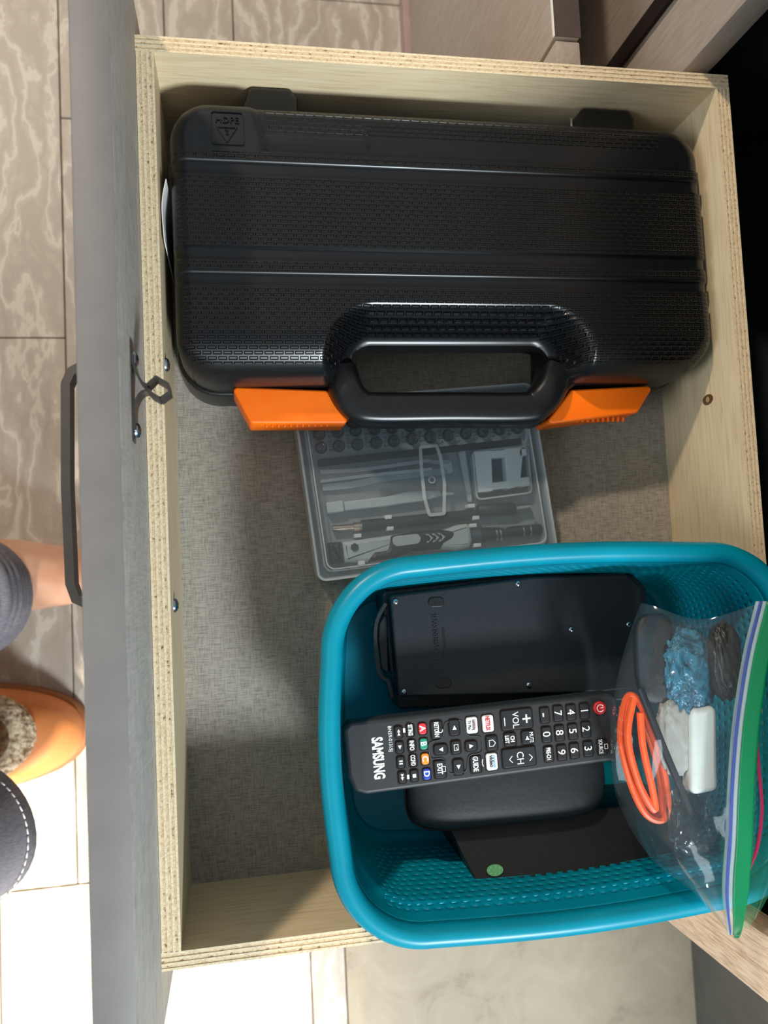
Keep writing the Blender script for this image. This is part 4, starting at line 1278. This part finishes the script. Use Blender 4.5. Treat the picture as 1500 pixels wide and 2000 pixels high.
# crumpled blue wrap
def blob(cx, cy, cz, hx, hy, hz, ex, amp, fr, seed):
    rs = np.random.RandomState(seed)
    W_ = [(rs.uniform(-1, 1, 3) * fr, rs.uniform(0, 6.28)) for _ in range(8)]
    def f(u, v):
        a, t = 2 * math.pi * u, math.pi * (v - 0.5)
        d = Vector((math.cos(a) * math.cos(t), math.sin(a) * math.cos(t), math.sin(t)))
        s = sum(abs(math.sin(w_[0] * d.x + w_[1] * d.y + w_[2] * d.z + ph)) for w_, ph in W_) / 8
        k = 1 + amp * (s - 0.6)
        g = lambda q: math.copysign(abs(q) ** ex, q)
        return (cx + hx * g(d.x) * k, cy + hy * g(d.y) * k, cz + hz * g(d.z) * k)
    return f
M_BLUEW = mat('blue_crumpled_film', (38, 120, 148), 0.3, 0.5, build=noise_col([(0.35, (14, 62, 84)), (0.65, (56, 124, 148))], ns=70, detail=4, dist=1.5, bs=0.6, bd=0.004))
c = P(1335, 1310, .4515)
o = grid_obj('blue_wrap', 70, 40, blob(c.x + .001, c.y, .4545, .0150, .0225, .0068, .85, .7, 13, 5), M_BLUEW, None, closed_u=True, ang=180)
tag(o, 'crumpled blue plastic wrap near the top of the zip bag', 'plastic wrap')
c = P(1278, 1285, .449)
o = grid_obj('dark_pouch', 48, 24, blob(c.x, c.y, .4505, .013, .026, .0055, .6, .12, 4, 7), mat('dark_pouch_cloth', (44, 46, 48), 0.6, build=noise_col([(0.3, (18, 22, 24)), (0.7, (34, 35, 36))], ns=90, bs=.3, bd=.002)), None, closed_u=True, ang=180)
tag(o, 'dark grey pouch in the upper left corner of the zip bag', 'pouch')
c = P(1412, 1290, .462)
o = grid_obj('brown_cable_bundle', 60, 30, blob(c.x, c.y, .464, .0085, .021, .0060, .7, .5, 10, 11), mat('brown_black_rubber', (58, 52, 48), 0.35, build=noise_col([(0.3, (22, 20, 19)), (0.7, (56, 48, 42))], ns=60, bs=.5, bd=.003)), None, closed_u=True, ang=180)
tag(o, 'dark brown cable bundle beside the zip seal, right of the blue wrap', 'cable bundle')
wa = thing('white_adapter', 'white rounded plastic adapter in the middle of the zip bag', 'adapter', P(1370, 1470, .449))
pts = [P2(1352, 1385, .461), P2(1402, 1378, .461), P2(1404, 1545, .461), P2(1352, 1556, .461)]
prismo('adapter_body', rounded(pts, 0.004, 6), 0.448, 0.461, M_WHITEPL, wa, 0.003, botbev=0.003)
o = grid_obj('white_tissue', 60, 30, blob(P(1320, 1440, .455).x, P(1320, 1440, .455).y, .4535, .010, .021, .0048, .7, .45, 9, 15), flat('tissue_grey', (176, 170, 162), .7), None, closed_u=True, ang=180)
tag(o, 'crumpled pale grey wrap beside the white adapter in the zip bag', 'plastic wrap')
o = grid_obj('clear_crumple', 60, 30, blob(P(1350, 1600, .455).x, P(1350, 1600, .455).y, .4545, .013, .018, .0055, .7, .7, 12, 25), M_FILM, None, closed_u=True, ang=180)
tag(o, 'crumpled clear film at the lower end of the zip bag', 'plastic wrap')

# ================================================================== person crouching at the left
pe = thing('person', 'crouching person in grey trousers, one foot bare, one in tan slipper, beside the drawer', 'person', (-0.30, -0.38, 0))
# continuous legs and feet
nodes = [((-0.62, -0.39, 0.34), 0.10),                                             # pelvis
         ((-0.60, -0.32, 0.33), 0.085), ((-0.36, -0.30, 0.42), 0.065), ((-0.232, -0.300, 0.25), 0.050), ((-0.205, -0.302, 0.10), 0.038), ((-0.165, -0.304, 0.052), (0.040, 0.046)), ((-0.115, -0.306, 0.034), (0.030, 0.050)), ((-0.06, -0.308, 0.022), (0.018, 0.047)),
         ((-0.60, -0.47, 0.33), 0.085), ((-0.28, -0.510, 0.45), 0.055), ((-0.230, -0.500, 0.25), 0.042), ((-0.225, -0.475, 0.11), 0.034), ((-0.21, -0.462, 0.05), (0.036, 0.036)), ((-0.15, -0.462, 0.034), (0.022, 0.036))]
edges = [(0, 1), (1, 2), (2, 3), (3, 4), (4, 5), (5, 6), (6, 7), (0, 8), (8, 9), (9, 10), (10, 11), (11, 12), (12, 13)]
skin_obj('body', nodes, edges, M_SKIN, pe, 2)
for k in range(5):                                     # toes of the bare foot, under the drawer
    y = -0.270 - k * 0.0175
    r = 0.0125 if k == 0 else 0.0085
    x = -0.035 - k * 0.006
    latheo('toe', [(0, r * .9), (.5, r), (.85, r * .8), (1, r * .3)], (x - 0.03, y, 0.014), (x + 0.006, y, 0.012), M_SKIN, pe, 12)
def leg_loft(t, pts, n=36):
    """open-ended trouser leg through (centre, radius) stations, turned in at the hem"""
    path = catmull([p for p, q in pts], 6)
    rad = [v.x for v in catmull([(q, 0, 0) for p, q in pts], 6)]
    R = []
    for i, p in enumerate(path):
        a, b = path[max(0, i - 1)], path[min(len(path) - 1, i + 1)]
        d = (b - a).normalized()
        s_ = d.cross(Vector((0, 1, 0))).normalized(); u_ = s_.cross(d)
        R.append([t.verts.new(p + (s_ * math.cos(2 * math.pi * k / n) + u_ * math.sin(2 * math.pi * k / n)) * rad[i] * (1 + 0.018 * math.sin(3 * 2 * math.pi * k / n + i * 0.5))) for k in range(n)])
    d = (path[-1] - path[-2]).normalized()
    c = path[-1]
    R.append([t.verts.new(c + (v.co - c) * 0.97 + d * 0.002) for v in R[-1]])
    R.append([t.verts.new(c + (v.co - c) * 0.95 - d * 0.03) for v in R[-2]])
    for a, b in zip(R, R[1:]):
        for k in range(n):
            t.faces.new((a[k], a[(k + 1) % n], b[(k + 1) % n], b[k]))
    t.faces.new(R[0])
t = bmesh.new()
leg_loft(t, [(Vector((-0.66, -0.34, 0.33)), 0.105), (Vector((-0.50, -0.31, 0.40)), 0.095), (Vector((-0.36, -0.300, 0.43)), 0.080), (Vector((-0.285, -0.305, 0.38)), 0.072), (Vector((-0.245, -0.312, 0.27)), 0.062), (Vector((-0.203, -0.3205, 0.150)), 0.051)])
leg_loft(t, [(Vector((-0.66, -0.45, 0.33)), 0.105), (Vector((-0.50, -0.49, 0.41)), 0.095), (Vector((-0.36, -0.520, 0.46)), 0.080), (Vector((-0.275, -0.525, 0.40)), 0.072), (Vector((-0.225, -0.518, 0.27)), 0.062), (Vector((-0.1765, -0.5155, 0.150)), 0.0575)])
for v, q in zip(bmesh.ops.create_uvsphere(t, u_segments=28, v_segments=16, radius=0.15)['verts'], [0] * 9999):
    v.co = Vector((-0.68 + v.co.x * 0.9, -0.395 + v.co.y * 1.15, 0.34 + v.co.z * 0.9))
obj('trousers', t, M_DENIM, pe, ang=60)
# ribbed cuff: stacked soft rolls around the ankle
bm = bmesh.new()
for k in range(6):
    z = 0.150 - k * 0.0105
    rr = 0.0500 - 0.0010 * abs(k - 2)
    sweep(bm, [Vector((-0.1985 + rr * math.cos(a) + k * 0.001, -0.3215 + rr * 1.04 * math.sin(a), z)) for a in [2 * math.pi * i / 40 for i in range(40)]], circ(0.0072, 8), closed=True)
obj('cuff', bm, M_DENIM, pe, ang=60)
# slipper: closed toe, sole, fleece collar
def slip(u, v):
    a = 2 * math.pi * u
    # outline of a sole, toe towards +x
    x = math.cos(a); y = math.sin(a)
    hx = 0.135; hy = 0.0505 * (1.0 - 0.10 * (x < 0) * (-x))
    e = 0.85
    X = hx * math.copysign(abs(x) ** e, x); Yy = hy * math.copysign(abs(y) ** e, y)
    k = math.cos(v * math.pi / 2) ** 0.42
    return (-0.247 + X * k, -0.463 + Yy * k, 0.012 + (0.052 + 0.016 * (1 - (X + hx) / (2 * hx))) * math.sin(v * math.pi / 2) ** 0.9)
grid_obj('slipper', 56, 16, slip, M_SLIP, pe, closed_u=True, ang=180)
bm = bmesh.new()
prism(bm, [(-0.247 + 0.139 * math.copysign(abs(math.cos(a)) ** .85, math.cos(a)), -0.463 + 0.054 * math.copysign(abs(math.sin(a)) ** .85, math.sin(a))) for a in [2 * math.pi * i / 48 for i in range(48)]], 0.0, 0.014, 0.004)
obj('slipper_sole', bm, flat('brown_sole', (150, 96, 56), 0.7), pe)
def furb(u, v):
    a, t = 2 * math.pi * u, math.pi * (v - 0.5)
    n = 1 + 0.012 * math.sin(37 * a) * math.cos(t * 19) + 0.010 * math.sin(61 * a + t * 23)
    return (-0.208 + 0.062 * math.cos(a) * math.cos(t) * n, -0.453 + 0.044 * math.sin(a) * math.cos(t) * n, 0.068 + 0.020 * math.sin(t) * n)
grid_obj('fleece_collar', 90, 24, furb, M_FUR, pe, closed_u=True, ang=180)
def lin_(u, v):
    a, t = 2 * math.pi * u, math.pi / 2 * v
    return (-0.214 + 0.048 * math.cos(a) * math.cos(t), -0.453 + 0.032 * math.sin(a) * math.cos(t), 0.084 + 0.010 * math.sin(t))
grid_obj('slipper_lining', 40, 10, lin_, mat('brown_fleece', (128, 94, 66), 0.9, 0.1, build=noise_col([(0.35, (96, 66, 44)), (0.6, (150, 116, 84))], ns=160, detail=4, bs=0.9, bd=0.003)), pe, closed_u=True, ang=180)
# hem stitches
bm = bmesh.new()
for k in range(22):
    a = -1.25 + k * 0.105
    c = Vector((-0.1845 + 0.0590 * math.cos(a), -0.5160 + 0.0590 * math.sin(a), 0.167 + 0.02 * math.cos(a)))
    d = Vector((-math.sin(a), math.cos(a), 0))
    sweep(bm, [c - d * 0.0022, c + d * 0.0022], circ(0.0006, 5))
obj('stitching', bm, M_STITCH, pe)['kind'] = 'stuff'
